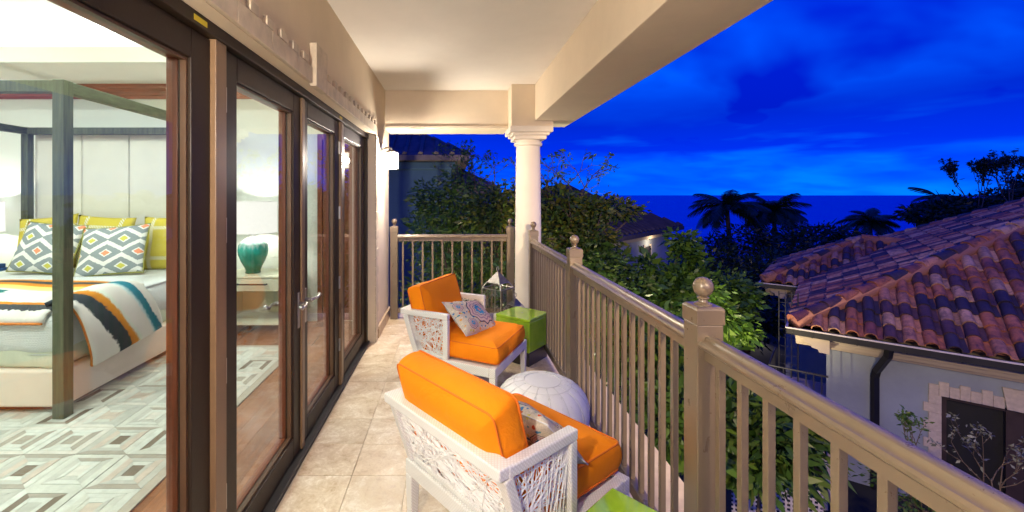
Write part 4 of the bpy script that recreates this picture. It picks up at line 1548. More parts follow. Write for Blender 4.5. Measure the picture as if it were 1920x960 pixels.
def chair(label, loc, rz):
    t = thing('lounge_chair', label, 'armchair', loc, rz, group='white woven lounge chairs with orange cushions')
    # seat frame with legs
    MB().box((-CW, -.335, .225), (CW, -.285, .295)).box((-CW, .315, .225), (CW, .365, .295)).box((-CW, -.285, .225), (-CW + .05, .315, .295)).box((CW - .05, -.285, .225), (CW, .315, .295)).box((-CW + .05, -.285, .260), (CW - .05, .315, .282)).build('seat_frame', M['wicker'], t, bevel=.006)
    for sx in (-1, 1):
        for y in (-.31, .340):
            MB().frustum((sx * (CW - .022), y, 0), (.019, .019), (sx * (CW - .025), y, .2245), (.025, .025)).build('leg', M['wicker'], t, bevel=.005)
    # arm and back frames: rails of the open boxes
    r = .021
    zt, zb = .640, .296
    yt, yb = -.430, -.315                  # back leans: rear line at top and bottom
    yf = -.045

    def bar(a, c, hx, hy):
        """four-sided bar between two points, half sizes in x and in y/z"""
        a, c = Vector(a), Vector(c)
        d = (c - a).normalized()
        x = Vector((1, 0, 0)) if abs(d.x) < .9 else Vector((0, 1, 0))
        x = (x - d * x.dot(d)).normalized()
        y = d.cross(x)
        vs = []
        for p in (a, c):
            vs += [p - x * hx - y * hy, p + x * hx - y * hy, p + x * hx + y * hy, p - x * hx + y * hy]
        return vs
    for sx in (-1, 1):
        b = MB()
        x = sx * (CW - r)
        b.add(bar((x, yf, zb), (x, yf, zt - 2 * r - .001), r, r), BOXF)
        b.add(bar((x, yt + .0 + r, zt - r), (x, yf + r, zt - r), r + .002, r), BOXF)
        b.add(bar((x, yb + .012, zb), (x, yt + .022, zt - 2 * r), r, .022), BOXF)
        b.add(bar((x, yb + .03, zb + .011), (x, yf - r, zb + .011), r - .003, .011), BOXF)
        b.build('arm_frame', M['wicker'], t, bevel=.006)
        q = [(x, yb + .03, zb + .02), (x, yf - r, zb + .02), (x, yf - r, zt - 2 * r), (x, yt + .045, zt - 2 * r)]
        tag(strands(q, 100, .0022, 5 + sx).build('woven_panel', M['resin'], t), kind='stuff')
    b = MB()
    b.add(bar((-CW + .001, yt + .014, zt - r + .0015), (CW - .001, yt + .014, zt - r + .0015), r + .016, r), BOXF)
    b.add(bar((-CW + 2 * r, yb + .015, zb + .012), (CW - 2 * r, yb + .015, zb + .012), .02, .012), BOXF)
    b.build('back_frame', M['wicker'], t, bevel=.006)
    q = [(-CW + 2 * r, yb + .006, zb + .022), (CW - 2 * r, yb + .006, zb + .022), (CW - 2 * r, yt + .02, zt - 2 * r), (-CW + 2 * r, yt + .02, zt - 2 * r)]
    tag(strands(q, 190, .0024, 9).build('woven_panel', M['resin'], t), kind='stuff')
    # cushions
    w0 = CW - .046
    o = [(-w0 + .03, -.295), (w0, -.295), (w0 + .012, .375), (-w0 + .01, .375)]
    cushion('seat_cushion', o, .140, (M['orange'], M['piping']), t, Matrix.Translation((0, 0, .302)), edge=.026, crown=.018, pipe=.0042)
    w2 = CW - .050
    o = [(-w2, 0), (w2, 0), (w2, .40), (-w2, .40)]
    mt = Matrix.Translation((0, -.188, .452)) @ Matrix.Rotation(R(90 + 16), 4, 'X')
    cushion('back_cushion', o, .145, (M['orange'], M['piping']), t, mt, edge=.024, crown=.020, pipe=.0042, seed=8)
    return t


ch_far = chair('far orange cushioned chair turned towards the pouf, beside the lanterns', (.150, 3.643, 0), R(-117))
ch_near = chair('near orange cushioned chair seen from behind, beside the white pouf', (.27, 2.01, 0), R(-51))


def seat_pillow(ch, x, y, z, lean, spin, label, seed, rz=0, sz=.50):
    a = ch.rotation_euler.z
    o = pillow('scatter_pillow', sz, sz * .68, .13, M['medallion'], None, Matrix.Rotation(R(rz), 4, 'Z') @ Matrix.Rotation(R(lean), 4, 'X') @ Matrix.Rotation(R(spin), 4, 'Z'), seed=seed, trim=M['seam'], trim_r=.003)
    o.location = ch.location + Matrix.Rotation(a, 3, 'Z') @ Vector((x, y, z))
    o.rotation_euler = (0, 0, a)
    tag(o, label, 'pillow', 'medallion print pillows')
    return o


seat_pillow(ch_far, .02, .02, .545, 40, -14, 'medallion print pillow leaning on the far orange chair', 21, 180)
seat_pillow(ch_near, .13, -.02, .545, 46, -9, 'medallion print pillow peeping from behind the near orange back cushion', 22, 180, .43)

# ---- pouf: sewn leather segments
pf = thing('pouf', 'round white stitched leather pouf between the two orange chairs', 'pouf', (.572, 2.80, 0))
NP = 16
prof = []
for i in range(19):
    a = -PI / 2 + PI * i / 18
    r = .292 * max(0, math.cos(a)) ** .62
    z = .185 + .185 * (abs(math.sin(a)) ** .85) * (1 if a > 0 else -1)
    prof.append((max(.004, r), max(.001, z)))
b = MB()
n = NP * 6
vs = []
for (r, z) in prof:
    for j in range(n):
        an = 2 * PI * j / n
        groove = abs(math.sin(NP * an / 2))
        k = 1 - .022 * (1 - min(1, groove * 3)) ** 2 * min(1, r / .1) + .008 * groove
        vs.append((r * k * math.cos(an), r * k * math.sin(an), z))
fs = []
for i in range(len(prof) - 1):
    for j in range(n):
        fs.append((i * n + j, i * n + (j + 1) % n, (i + 1) * n + (j + 1) % n, (i + 1) * n + j))
fs += [tuple(range(n - 1, -1, -1)), tuple(range((len(prof) - 1) * n, len(prof) * n))]
b.add(vs, fs)
b.build('leather_body', M['leather'], pf, smooth=True)


def pr_at(z, r_out=0.0015):
    for (r0, z0), (r1, z1) in zip(prof[9:], prof[10:]):
        if z0 <= z <= z1:
            return r0 + (r1 - r0) * (z - z0) / (z1 - z0) + r_out
    return prof[-1][0] + r_out


b = MB()
for j in range(NP):
    an = 2 * PI * j / NP
    pts = [(pr_at(z) * math.cos(an), pr_at(z) * math.sin(an), z + .0005) for z in [.19, .23, .27, .30, .325, .345, .358, .366]]
    b.tube(pts, .0024, 5)
# rosette of leaf-shaped stitched petals, and the button ring
for j in range(NP):
    a0, a1 = 2 * PI * j / NP, 2 * PI * (j + 1) / NP
    am = (a0 + a1) / 2
    pts = []
    for an, z in ((a0, .345), (a0 + .12, .30), (am, .235), (a1 - .12, .30), (a1, .345)):
        pts.append((pr_at(z) * math.cos(an), pr_at(z) * math.sin(an), z + .0006))
    b.tube(pts, .0021, 5)
b.tube([(pr_at(.3655) * math.cos(2 * PI * k / 40), pr_at(.3655) * math.sin(2 * PI * k / 40), .3665) for k in range(40)], .003, 5, closed=True)
b.tube([(pr_at(.352) * math.cos(2 * PI * k / 40), pr_at(.352) * math.sin(2 * PI * k / 40), .3525) for k in range(40)], .0026, 5, closed=True)
tag(b.build('stitching', M['seam'], pf, smooth=True), kind='stuff')


# ---- glazed green garden stools
def stool(label, loc, rz):
    t = thing('garden_stool', label, 'stool', loc, rz, group='square green glazed garden stools')
    w = .183
    b = MB()
    b.frustum((0, 0, .125), (w * .985, w * .985), (0, 0, .40), (w, w))
    b.frustum((0, 0, .4005), (w + .002, w + .002), (0, 0, .428), (w + .001, w + .001))
    b.build('glazed_body', M['green'], t, bevel=.009, seg=3)
    MB().frustum((0, 0, 0), (w * .94, w * .94), (0, 0, .1245), (w * .97, w * .97)).build('foot', M['greendark'], t, bevel=.006)
    b = MB().lathe([(.002, .4285), (.006, .4287), (.007, .4283)], 12)
    b.build('drain_hole', M['greendark'], t)
    return t


stool('green glazed stool beside the far chair, in front of the lanterns', (.665, 4.18, 0), R(50))
stool('green glazed stool at the bottom edge, next to the near chair', (.60, 1.425, 0), R(42))


# ---- lanterns
def floor_lantern(label, loc, w, h, rz, candle=True):
    t = thing('candle_lantern', label, 'lantern', loc, rz, group='metal candle lanterns')
    s = w / 2
    zb, ze, zr = .03, h * .70, h * .90
    b = MB()
    fr_ = .006
    for i in (-1, 1):
        for j in (-1, 1):
            b.tube([(i * s, j * s, zb), (i * s, j * s, ze), (i * s * .72, j * s * .72, ze + h * .07)], fr_, 4)
    for z, k in ((zb, 1), (ze, 1), (ze + h * .07, .72)):
        b.tube([(-s * k, -s * k, z), (s * k, -s * k, z), (s * k, s * k, z), (-s * k, s * k, z)], fr_, 4, closed=True)
    b.build('frame', M['silver'], t)
    MB().frustum((0, 0, ze + h * .072), (s * .74, s * .74), (0, 0, zr), (.012, .012)).build('roof', M['pewter'], t, bevel=.003)
    rg = MB()
    rg.tube([(0, 0, zr), (0, 0, zr + .02)], .006, 8)
    rg.tube([(.020 * math.cos(2 * PI * k / 20), 0, zr + .036 + .020 * math.sin(2 * PI * k / 20)) for k in range(20)], .004, 6, closed=True)
    rg.build('ring', M['silver'], t, smooth=True)
    MB().box((-s - .008, -s - .008, 0), (s + .008, s + .008, zb - .004)).build('base', M['silver'], t, bevel=.004)
    for i, j in ((1, 0), (-1, 0), (0, 1), (0, -1)):
        q = MB()
        if i:
            q.box((i * s - .001, -s + .007, zb + .005), (i * s + .001, s - .007, ze - .005))
        else:
            q.box((-s + .007, j * s - .001, zb + .005), (s - .007, j * s + .001, ze - .005))
        q.build('pane', M['lantern_glass'], t)
    if candle:
        c = MB().lathe([(.045, zb - .003), (.045, zb + h * .32), (.038, zb + h * .325), (.004, zb + h * .317)], 20).build('candle', M['candle'], t, angle=40)
        MB().tube([(0, 0, zb + h * .317), (.002, 0, zb + h * .335)], .0018, 5).build('wick', M['black'], c)
    return t


floor_lantern('tall silver glass lantern with a white candle behind the green stool', (.475, 4.62, 0), .235, .82, R(50))
floor_lantern('small dark roofed lantern tucked behind the green stool by the column', (.665, 4.66, 0), .15, .50, R(28))


# ================================================================== GROUND AND SEA
GZ = -3.9
vs, fs = [], []
gx = list(np.linspace(-60, 260, 65))
gy = list(np.linspace(-40, 150, 60))
for y in gy:
    for x in gx:
        d = max(0.0, y + .25 * max(0, x) - 34)
        z = GZ - min(9.0, d * .105) + .12 * math.sin(x * .5) * math.cos(y * .43)
        vs.append((x, y, z))
for j in range(len(gy) - 1):
    for i in range(len(gx) - 1):
        a = j * len(gx) + i
        fs.append((a, a + 1, a + len(gx) + 1, a + len(gx)))
tag(MB().add(vs, fs).build('ground', M['soil'], smooth=True), 'dark planted garden ground falling to the shore', 'ground', kind='structure')


def sea_mat():
    m, nt, b = new_mat('dusk_sea')
    v = objcoord(nt)
    mp = nd(nt, 'ShaderNodeMapping')
    mp.inputs['Scale'].default_value = (.03, .11, 1)
    nt.links.new(v, mp.inputs[0])
    n = noise(nt, mp.outputs[0], 1.0, 6, 0.6)
    b.inputs['Base Color'].default_value = (0.0, 0.034, 0.56, 1)
    b.inputs['Roughness'].default_value = 0.36
    b.inputs['IOR'].default_value = 1.33
    b.inputs['Specular IOR Level'].default_value = 0.4
    bump(nt, b, n, 0.8, 2.5)
    return m


tag(MB().add([(-20000, 60, -10.2), (30000, 60, -10.2), (30000, 40000, -10.2), (-20000, 40000, -10.2)], [(0, 1, 2, 3)]).build('sea', sea_mat()), 'calm dark blue sea reaching the horizon', 'sea', kind='structure')

# ================================================================== TILED HOUSE ON THE RIGHT
C0 = Vector((6.65, 8.5, -1.05))
AE = R(49)
e2 = Vector((math.cos(AE), math.sin(AE), 0))          # along the left eave, away from the camera
e1 = Vector((math.sin(AE), -math.cos(AE), 0))         # along the near eave, to the right
up = Vector((0, 0, 1))
PITCH = math.atan(.53)
LL, WW = 11.4, 13.0
house = thing('tiled_house', 'white neighbouring house under a weathered terracotta barrel-tile roof', 'house', (C0.x, C0.y, GZ), math.atan2(e1.y, e1.x))
# house frame: local x = e1 (along near eave), local y = e2 (along left eave), local z up from the ground
EZ = C0.z - GZ
tp_ = .53


def rz_in(w):
    return EZ + .10 + w * tp_


# mortar bedding planes of the roof
half = LL / 2
apex = (half, half)
rb = MB()
rb.add([(0, 0, rz_in(0)), (WW, 0, rz_in(0)), (WW, half, rz_in(half)), (half, half, rz_in(half))], [(0, 1, 2, 3)])
rb.add([(0, 0, rz_in(0)), (half, half, rz_in(half)), (0, LL, rz_in(0))], [(0, 1, 2)])
rb.add([(0, LL, rz_in(0)), (half, half, rz_in(half)), (WW, half, rz_in(half)), (WW, LL, rz_in(0))], [(0, 1, 2, 3)])
roof = rb.build('roof', M['mortar'], house)
# wing: stands .9 out from the left eave between y 4.9 and 9.0
WO, W0, W1 = .95, 4.9, 9.2
wh = (W1 - W0) / 2
rb = MB()
rb.add([(-WO, W0, rz_in(0)), (-WO + wh, W0 + wh, rz_in(wh)), (wh, W0 + wh, rz_in(wh)), (0, W0, rz_in(0))], [(0, 3, 2, 1)])
rb.add([(-WO, W0, rz_in(0)), (-WO, W1, rz_in(0)), (-WO + wh, W0 + wh, rz_in(wh))], [(0, 2, 1)])
rb.add([(-WO, W1, rz_in(0)), (0, W1, rz_in(0)), (wh, W0 + wh, rz_in(wh)), (-WO + wh, W0 + wh, rz_in(wh))], [(0, 3, 2, 1)])
wroof = rb.build('wing_roof', M['mortar'], house)

# one S-shaped barrel tile: x across, y up the slope, z out of the slope
TPX, TEX, TLN = .245, .335, .40


def tile_mesh(mtl):
    sec = []
    for k in range(9):
        a = PI * k / 8
        sec.append((.088 - .088 * math.cos(a), .012 + .094 * math.sin(a)))
    sec += [(.200, .004), (.225, .003), (.245, .010)]
    b = MB()
    vs, fs = [], []
    n = len(sec)
    for y, zo, kx in ((0, .030, 1.0), (.05, .028, 1.0), (TLN, .006, .93)):
        for (x, z) in sec:
            vs.append((.1 + (x - .1) * kx, y, zo + z))
    for (x, z) in sec:                       # thickness at the lower end
        vs.append((.1 + (x - .1) * .86, .0, .030 + z - .017))
    for r in range(2):
        for i in range(n - 1):
            a = r * n + i
            fs.append((a, a + 1, a + n + 1, a + n))
    o = 3 * n
    for i in range(n - 1):
        fs.append((i + 1, i, o + i, o + i + 1))
    # inside of the barrel so that the end reads hollow
    m = len(vs)
    for (x, z) in sec:
        vs.append((.1 + (x - .1) * .86, .28, .012 + z - .017))
    for i in range(n - 1):
        fs.append((o + i + 1, o + i, m + i, m + i + 1))
    b.add(vs, fs)
    return b


tile_b = tile_mesh(None)
rt_me = tile_b.mesh('roof_tile', M['tile'], angle=50)
far_v, far_f = [], []
counts = {'roof': 0, 'wing': 0}


def slope_matrix(origin, across, inward):
    """tile frame on a roof plane: x along the eave, y up the slope, z out"""
    u = Vector(across).normalized()
    s = (Vector(inward).normalized() * math.cos(PITCH) + up * math.sin(PITCH)).normalized()
    w = u.cross(s)
    m = Matrix((u, s, w)).transposed().to_4x4()
    m.translation = Vector(origin)
    return m


def lay(mtx, width, inside, par, budget, cam_key):
    cols, rows = int(width / TPX) + 1, 24
    cells_ = []
    cp = math.cos(PITCH)
    for j in range(rows):
        for i in range(-2, cols + 2):
            u, v = i * TPX, j * TEX - .10
            if inside(u + .10, max(0, (v + .20)) * cp):
                p = mtx @ Vector((u, v, 0))
                wp = house.matrix_basis @ p
                cells_.append((cam_key(wp), u, v))
    cells_.sort(key=lambda q: q[0])
    for k, (d, u, v) in enumerate(cells_):
        tw = Matrix.Translation((u + random.uniform(-.006, .006), v + random.uniform(-.010, .010), random.uniform(-.002, .006))) @ Matrix.Rotation(random.uniform(-.018, .018), 4, 'Z')
        if random.random() < .05:
            tw = tw @ Matrix.Translation((random.uniform(-.012, .012), random.uniform(-.05, .02), .006)) @ Matrix.Rotation(random.uniform(-.06, .06), 4, 'Z')
        m = mtx @ tw
        if k < budget and d < 1e3:
            o = inst(rt_me, 'roof_tile', par)
            o.matrix_basis = m
        else:
            off = len(far_v)
            far_v.extend(tuple(m @ Vector(p)) for p in tile_b.v)
            far_f.extend(tuple(q + off for q in f) for f in tile_b.f)


def camkey(wp):
    if wp.y < .5:
        return 1e4 + wp.length
    px = 849 + FPX * wp.x / wp.y
    return (wp - Vector((0, 0, CAM_H))).length + (1e4 if px > 2000 else 0)


# near slope: eave along +x, inward +y ; left slope: eave along -y.. (x across must give outward normal)
m_near = slope_matrix((0, 0, rz_in(0)), (1, 0, 0), (0, 1, 0))
lay(m_near, 7.0, lambda u, w: w <= u - .12 and w < half and u > 0, house, 120, camkey)
m_left = slope_matrix((0, LL, rz_in(0)), (0, -1, 0), (1, 0, 0))


def in_left(u, w):
    y = LL - u
    if not (w <= y - .12 and w <= u - .05 and 0 < u < LL):
        return False
    # covered by the wing roof
    if W0 < y < W1 and w < min(y - W0, W1 - y) - .0:
        return False
    return True


lay(m_left, LL, in_left, house, 110, camkey)
m_wn = slope_matrix((-WO, W0, rz_in(0)), (1, 0, 0), (0, 1, 0))
lay(m_wn, WO + wh, lambda u, w: w <= u - .10 and u < WO + w + .05 and w < wh, house, 30, camkey)
m_wl = slope_matrix((-WO, W1, rz_in(0)), (0, -1, 0), (1, 0, 0))
lay(m_wl, W1 - W0, lambda u, w: w <= u - .05 and w <= (W1 - W0) - u - .10, house, 30, camkey)
ft = MB().add(far_v, far_f)
tag(ft.build('far_tiles', M['tile_far'], house, angle=50), kind='stuff')

# ridge and hip caps: half round tiles bedded in mortar
cap_b = MB()
vs, fs = [], []
CL = .42
for y, r, zo in ((0, .118, .020), (.04, .118, .019), (CL, .098, .0)):
    for k in range(9):
        a = PI * k / 8
        vs.append((-r * math.cos(a), y, zo + r * math.sin(a) * .95))
for r_ in range(2):
    for k in range(8):
        a = r_ * 9 + k
        fs.append((a, a + 1, a + 10, a + 9))
o = 27
for k in range(9):
    a = PI * k / 8
    vs.append((-.098 * math.cos(a), 0, .020 + .098 * math.sin(a) * .95 - .002))
for k in range(8):
    fs.append((k + 1, k, o + k, o + k + 1))
fs.append(tuple(range(o, o + 9)))
cap_b.add(vs, fs)
capt_me = cap_b.mesh('ridge_tile', M['tile'], angle=50)


def caps(a, c, par, lift=.065):
    a, c = Vector(a), Vector(c)
    d = (c - a).normalized()
    x = d.cross(up).normalized()
    z = x.cross(d)
    m = Matrix((x, d, z)).transposed().to_4x4()
    L = (c - a).length
    n = int(L / .36)
    for k in range(n):
        q = m.copy()
        q.translation = a + d * (k * .36) + z * lift
        o = inst(capt_me, 'ridge_tile', par)
        o.matrix_basis = q @ Matrix.Rotation(random.uniform(-.03, .03), 4, 'Z')
    # mortar bed under the caps
    b = MB().tube([a + z * (lift - .04), c + z * (lift - .04)], [.135, .135], 8)
    b.build('mortar_bed', M['mortar'], par, smooth=True)


caps((-.02, -.02, rz_in(0)), (half, half, rz_in(half)), house)
caps((-.02, LL, rz_in(0)), (half, half, rz_in(half)), house)
caps((half, half, rz_in(half)), (WW, half, rz_in(half)), house)
caps((-WO - .02, W0 - .02, rz_in(0)), (-WO + wh, W0 + wh, rz_in(wh)), house)
caps((-WO - .02, W1, rz_in(0)), (-WO + wh, W0 + wh, rz_in(wh)), house)
caps((-WO + wh, W0 + wh, rz_in(wh)), (wh, W0 + wh, rz_in(wh)), house)
# mortar fillets in the joint between the wing and the main slope
for k, (a, c) in enumerate((((0, W0, rz_in(0) + .02), (wh, W0 + wh, rz_in(wh) + .02)),)):
    MB().tube([Vector(a), Vector(c)], .10, 8).build('valley_mortar', M['mortar'], house, smooth=True)

# gutters, cornice, walls (local frame)
IN = .46


def eave_run(a, c, outward, par):
    """gutter with pale rim, and cornice under it, along an eave from a to c"""
    a, c, n = Vector(a), Vector(c), Vector(outward)
    d = (c - a).normalized()
    m = Matrix((d, -n, up)).transposed().to_4x4()
    m.translation = a
    L = (c - a).length
    g_ = MB()
    g_.prism([(-.13, EZ - .085), (-.02, EZ - .085), (-.02, EZ + .045), (-.028, EZ + .045), (-.028, EZ - .07), (-.12, EZ - .07), (-.12, EZ + .025), (-.13, EZ + .025)], 'x', -.13, L + .13, 0, m)
    gt = g_.build('gutter', M['gutter'], par)
    MB().prism([(-.140, EZ + .0255), (-.105, EZ + .0255), (-.105, EZ + .050), (-.140, EZ + .050)], 'x', -.13, L + .13, 0, m).build('gutter_rim', M['gutter_rim'], gt)
    k = int(L / .62)
    for i in range(k):
        MB().box((i * .62 + .25, -.139, EZ - .09), (i * .62 + .275, -.02, EZ + .048), 0, m).build('bracket', M['gutter'], gt)
    pr = [(-.019, EZ - .02), (-.019, EZ - .095), (.05, EZ - .10), (.07, EZ - .15), (.13, EZ - .165), (.15, EZ - .215), (.23, EZ - .235), (.25, EZ - .30), (.34, EZ - .32), (.36, EZ - .37), (IN + .05, EZ - .38), (IN + .05, EZ - .02)]
    MB().prism(pr[::-1], 'x', .0, L, 0, m).build('cornice', M['cornice'], par, angle=30)


eave_run((0, 0, 0), (WW, 0, 0), (0, -1, 0), house)
eave_run((0, W0, 0), (0, 0, 0), (-1, 0, 0), house)
eave_run((-WO, W0, 0), (0, W0, 0), (0, -1, 0), house)
eave_run((-WO, W1, 0), (-WO, W0, 0), (-1, 0, 0), house)
# where the house door stands on the near wall, from its place in the photograph
Rz = Matrix.Rotation(math.atan2(e1.y, e1.x), 4, 'Z')
hm = Matrix.Translation((C0.x, C0.y, GZ)) @ Rz
hinv = hm.inverted()
wp0 = hm @ Vector((0, IN, 0))
wn = hm.to_3x3() @ Vector((0, -1, 0))


def onwall(px, py):
    return hinv @ hit(px, py, wp0, wn)


DL = onwall(1765, 740)
dx0, dzt = DL.x, DL.z
DW = 1.62
wb = MB()
wb.box((IN, IN, 0), (dx0, IN + .25, EZ - .1))
wb.box((dx0 + DW, IN, 0), (WW - IN, IN + .25, EZ - .1))
wb.box((dx0, IN, dzt), (dx0 + DW, IN + .25, EZ - .1))
wb.box((IN, IN + .25, 0), (IN + .25, LL - IN, EZ - .1))
wb.box((-WO + IN, W0 + IN, 0), (IN - .001, W1 - IN, EZ - .1))
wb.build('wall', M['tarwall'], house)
MB().box((dx0 - .3, IN + .26, -.0), (dx0 + DW + .3, IN + .30, dzt + .2)).build('dark_room', M['darkroom'], house)  # near-black sheet behind the panes: shade of the unlit room painted as colour
# door of the house: dark frame, two leaves with glass
hd = MB()
for a, e in ((0, .07), (DW / 2 - .09, DW / 2 + .09), (DW - .07, DW)):
    hd.box((dx0 + a, IN + .08, .02), (dx0 + e, IN + .16, dzt - .001))
hd.box((dx0 + .07, IN + .085, dzt - .09), (dx0 + DW - .07, IN + .155, dzt - .002))
hdo = hd.build('door', mat('dark_door_paint', (.05, .032, .026), .4, .2, 6), house)
for a, e in ((.071, DW / 2 - .091), (DW / 2 + .091, DW - .071)):
    MB().box((dx0 + a, IN + .11, .03), (dx0 + e, IN + .118, dzt - .091)).build('pane', M['glass'], hdo)
# toothed stone surround of that door
for k in range(18):
    z = dzt - .02 - k * .155
    if z < .1:
        break
    w = .215 if k % 2 else .155
    MB().box((dx0 - w, IN - .03, z - .153), (dx0, IN - .0005, z)).build('quoin_stone', M['stone'], house, bevel=.006)
    MB().box((dx0 + DW, IN - .03, z - .153), (dx0 + DW + w, IN - .0005, z)).build('quoin_stone', M['stone'], house, bevel=.006)
x = dx0 - .15
k = 0
while x < dx0 + DW + .15:
    if not (dx0 + DW / 2 - .20 < x < dx0 + DW / 2 + .14):
        h = .225 if k % 2 else .165
        MB().box((x, IN - .03, dzt - .019), (x + .118, IN - .0005, dzt + h)).build('lintel_stone', M['stone'], house, bevel=.006)
    x += .12
    k += 1
MB().prism([(dx0 + DW / 2 - .10, dzt - .018), (dx0 + DW / 2 + .14, dzt - .018), (dx0 + DW / 2 + .19, dzt + .33), (dx0 + DW / 2 - .15, dzt + .33)], 'y', IN - .05, IN - .001).build('keystone', M['stone'], house, bevel=.006)
# downspout with its offset bend
dsx = onwall(1640, 760).x
MB().tube([(dsx + .16, -.06, EZ - .06), (dsx + .14, -.04, EZ - .22), (dsx + .02, IN - .10, EZ - .62), (dsx, IN - .06, EZ - .75), (dsx, IN - .06, .05)], .062, 4).build('downspout', M['gutter'], house)

# ironwork terrace and stair under the eave at the left of that house
it = thing('iron_terrace', 'dark iron railed terrace beside the tiled house wall', 'terrace', (0, 0, GZ))
b0 = P(1478, 785, 8.6)
it.location = (b0.x, b0.y, GZ)
it.rotation_euler = (0, 0, math.atan2(e1.y, e1.x))
tz = b0.z - GZ
MB().box((-.35, -.1, tz - .14), (.75, 2.6, tz)).build('slab', M['cornice'], it, bevel=.01)
for k in range(11):
    MB().tube([(-.30, -.05 + k * .115, tz), (-.30, -.05 + k * .115, tz + 1.0)], .009, 5).build('bar', M['iron'], it)
for k in range(8):
    MB().tube([(-.30 + k * .115, -.06, tz), (-.30 + k * .115, -.06, tz + 1.0)], .009, 5).build('bar', M['iron'], it)
MB().tube([(.6, -.06, tz + 1.0), (-.30, -.06, tz + 1.0), (-.30, 1.25, tz + 1.0)], .018, 6).tube([(.6, -.06, tz + .5), (-.30, -.06, tz + .5), (-.30, 1.25, tz + .5)], .010, 6).build('hand_rail', M['iron'], it)
for (x, y) in ((-.25, 0), (.65, 0), (-.25, 2.4)):
    MB().box((x - .06, y - .0, 0), (x + .06, y + .12, tz - .141)).build('post', M['cornice'], it)
tq = P(1479, 620, 9.4)
tr = thing('window_trellis', 'dark blue iron trellis standing up beside the roof corner', 'trellis', (tq.x, tq.y, GZ), R(-30))
tz0, tz1 = P(1479, 735, 9.4).z - GZ, P(1479, 548, 9.4).z - GZ
for k in range(4):
    MB().tube([(-.17 + k * .11, 0, tz0), (-.17 + k * .11, 0, tz1)], .008, 4).build('upright', M['iron'], tr)
for k in range(12):
    z = tz0 + .04 + k * (tz1 - tz0 - .08) / 11
    MB().tube([(-.18, -.012, z), (.17, -.012, z)], .006, 4).build('crossbar', M['iron'], tr)
for k in (-.17, .16):
    MB().tube([(k, .02, 0), (k, .02, tz1)], .014, 4).build('leg', M['iron'], tr)
# sloping stair string
ss = thing('stair_rail', 'pale sloping stair string rising past the house corner', 'stair', P(1545, 870, 7.6))
c = P(1545, 870, 7.6)
MB().tube([P(1528, 800, 7.9) - c, P(1572, 985, 7.2) - c], .05, 4).build('string', M['cornice'], ss)
MB().box((-.04, -.04, GZ - c.z), (.04, .04, -.55)).build('post', M['cornice'], ss)
# lattice screen low in the garden
lt = thing('lattice_screen', 'pale lattice screen standing low between the plants', 'screen', P(1455, 935, 6.6))
lt.location.z = GZ
lt.rotation_euler = (0, 0, R(-24))
lz0 = P(1455, 900, 6.6).z - GZ
for k in range(17):
    MB().box((-.55 + k * .066, -.005, .05), (-.55 + k * .066 + .026, .005, lz0)).build('slat', M['gutter_rim'], lt)
for k in range(24):
    z = lz0 - .03 - k * .066
    if z > .1:
        MB().box((-.57, .0055, z - .026), (.57, .0145, z)).build('slat', M['gutter_rim'], lt)


# ================================================================== OTHER HOUSES
def hip_house(name, label, corner, ang, L, W, eave_z, pitch, base_z, inset=.5, wallm=None, roofm=None):
    """hip roofed house: corner of its eaves, local x and y along the two eaves"""
    t = thing(name, label, 'house', (corner[0], corner[1], base_z), ang)
    ez = eave_z - base_z
    h = min(L, W) / 2
    b = MB()
    th = .14
    if L >= W:
        r0, r1 = (h, h), (L - h, h)
    else:
        r0, r1 = (h, h), (h, W - h)
    zt = ez + h * pitch
    pts = [(0, 0, ez), (L, 0, ez), (L, W, ez), (0, W, ez)]
    low = [(x, y, z - th) for x, y, z in pts]
    tops = [(r0[0], r0[1], zt), (r1[0], r1[1], zt)]
    v = low + pts + tops
    f = [(3, 2, 1, 0), (0, 1, 5, 4), (1, 2, 6, 5), (2, 3, 7, 6), (3, 0, 4, 7)]
    if L >= W:
        f += [(4, 5, 9, 8), (5, 6, 9), (6, 7, 8, 9), (7, 4, 8)]
    else:
        f += [(4, 5, 8), (5, 6, 9, 8), (6, 7, 9), (7, 4, 8, 9)]
    b.add(v, f)
    rf_ = b.build('roof', roofm or M['roof_dark'], t)
    # courses of tiles: low ribs down the two slopes that face the balcony
    rb_ = MB()
    n = int(L / .42)
    for i in range(n):
        x = .21 + i * .42
        w = min(h, x, L - x)
        if w > .15:
            rb_.tube([(x, .02, ez + .03), (x, w, ez + w * pitch + .03)], .075, 5)
    n = int(W / .42)
    for i in range(n):
        y = .21 + i * .42
        w = min(h, y, W - y)
        if w > .15:
            rb_.tube([(.02, y, ez + .03), (w, y, ez + w * pitch + .03)], .075, 5)
            rb_.tube([(L - .02, y, ez + .03), (L - w, y, ez + w * pitch + .03)], .075, 5)
    tag(rb_.build('roof_tiles', roofm or M['roof_dark'], t), kind='stuff')
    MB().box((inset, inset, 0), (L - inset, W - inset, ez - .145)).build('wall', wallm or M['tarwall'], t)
    MB().box((inset - .12, inset - .12, ez - .36), (L - inset + .12, W - inset + .12, ez - .146)).build('cornice', wallm or M['cornice'], t, bevel=.03)
    return t, ez


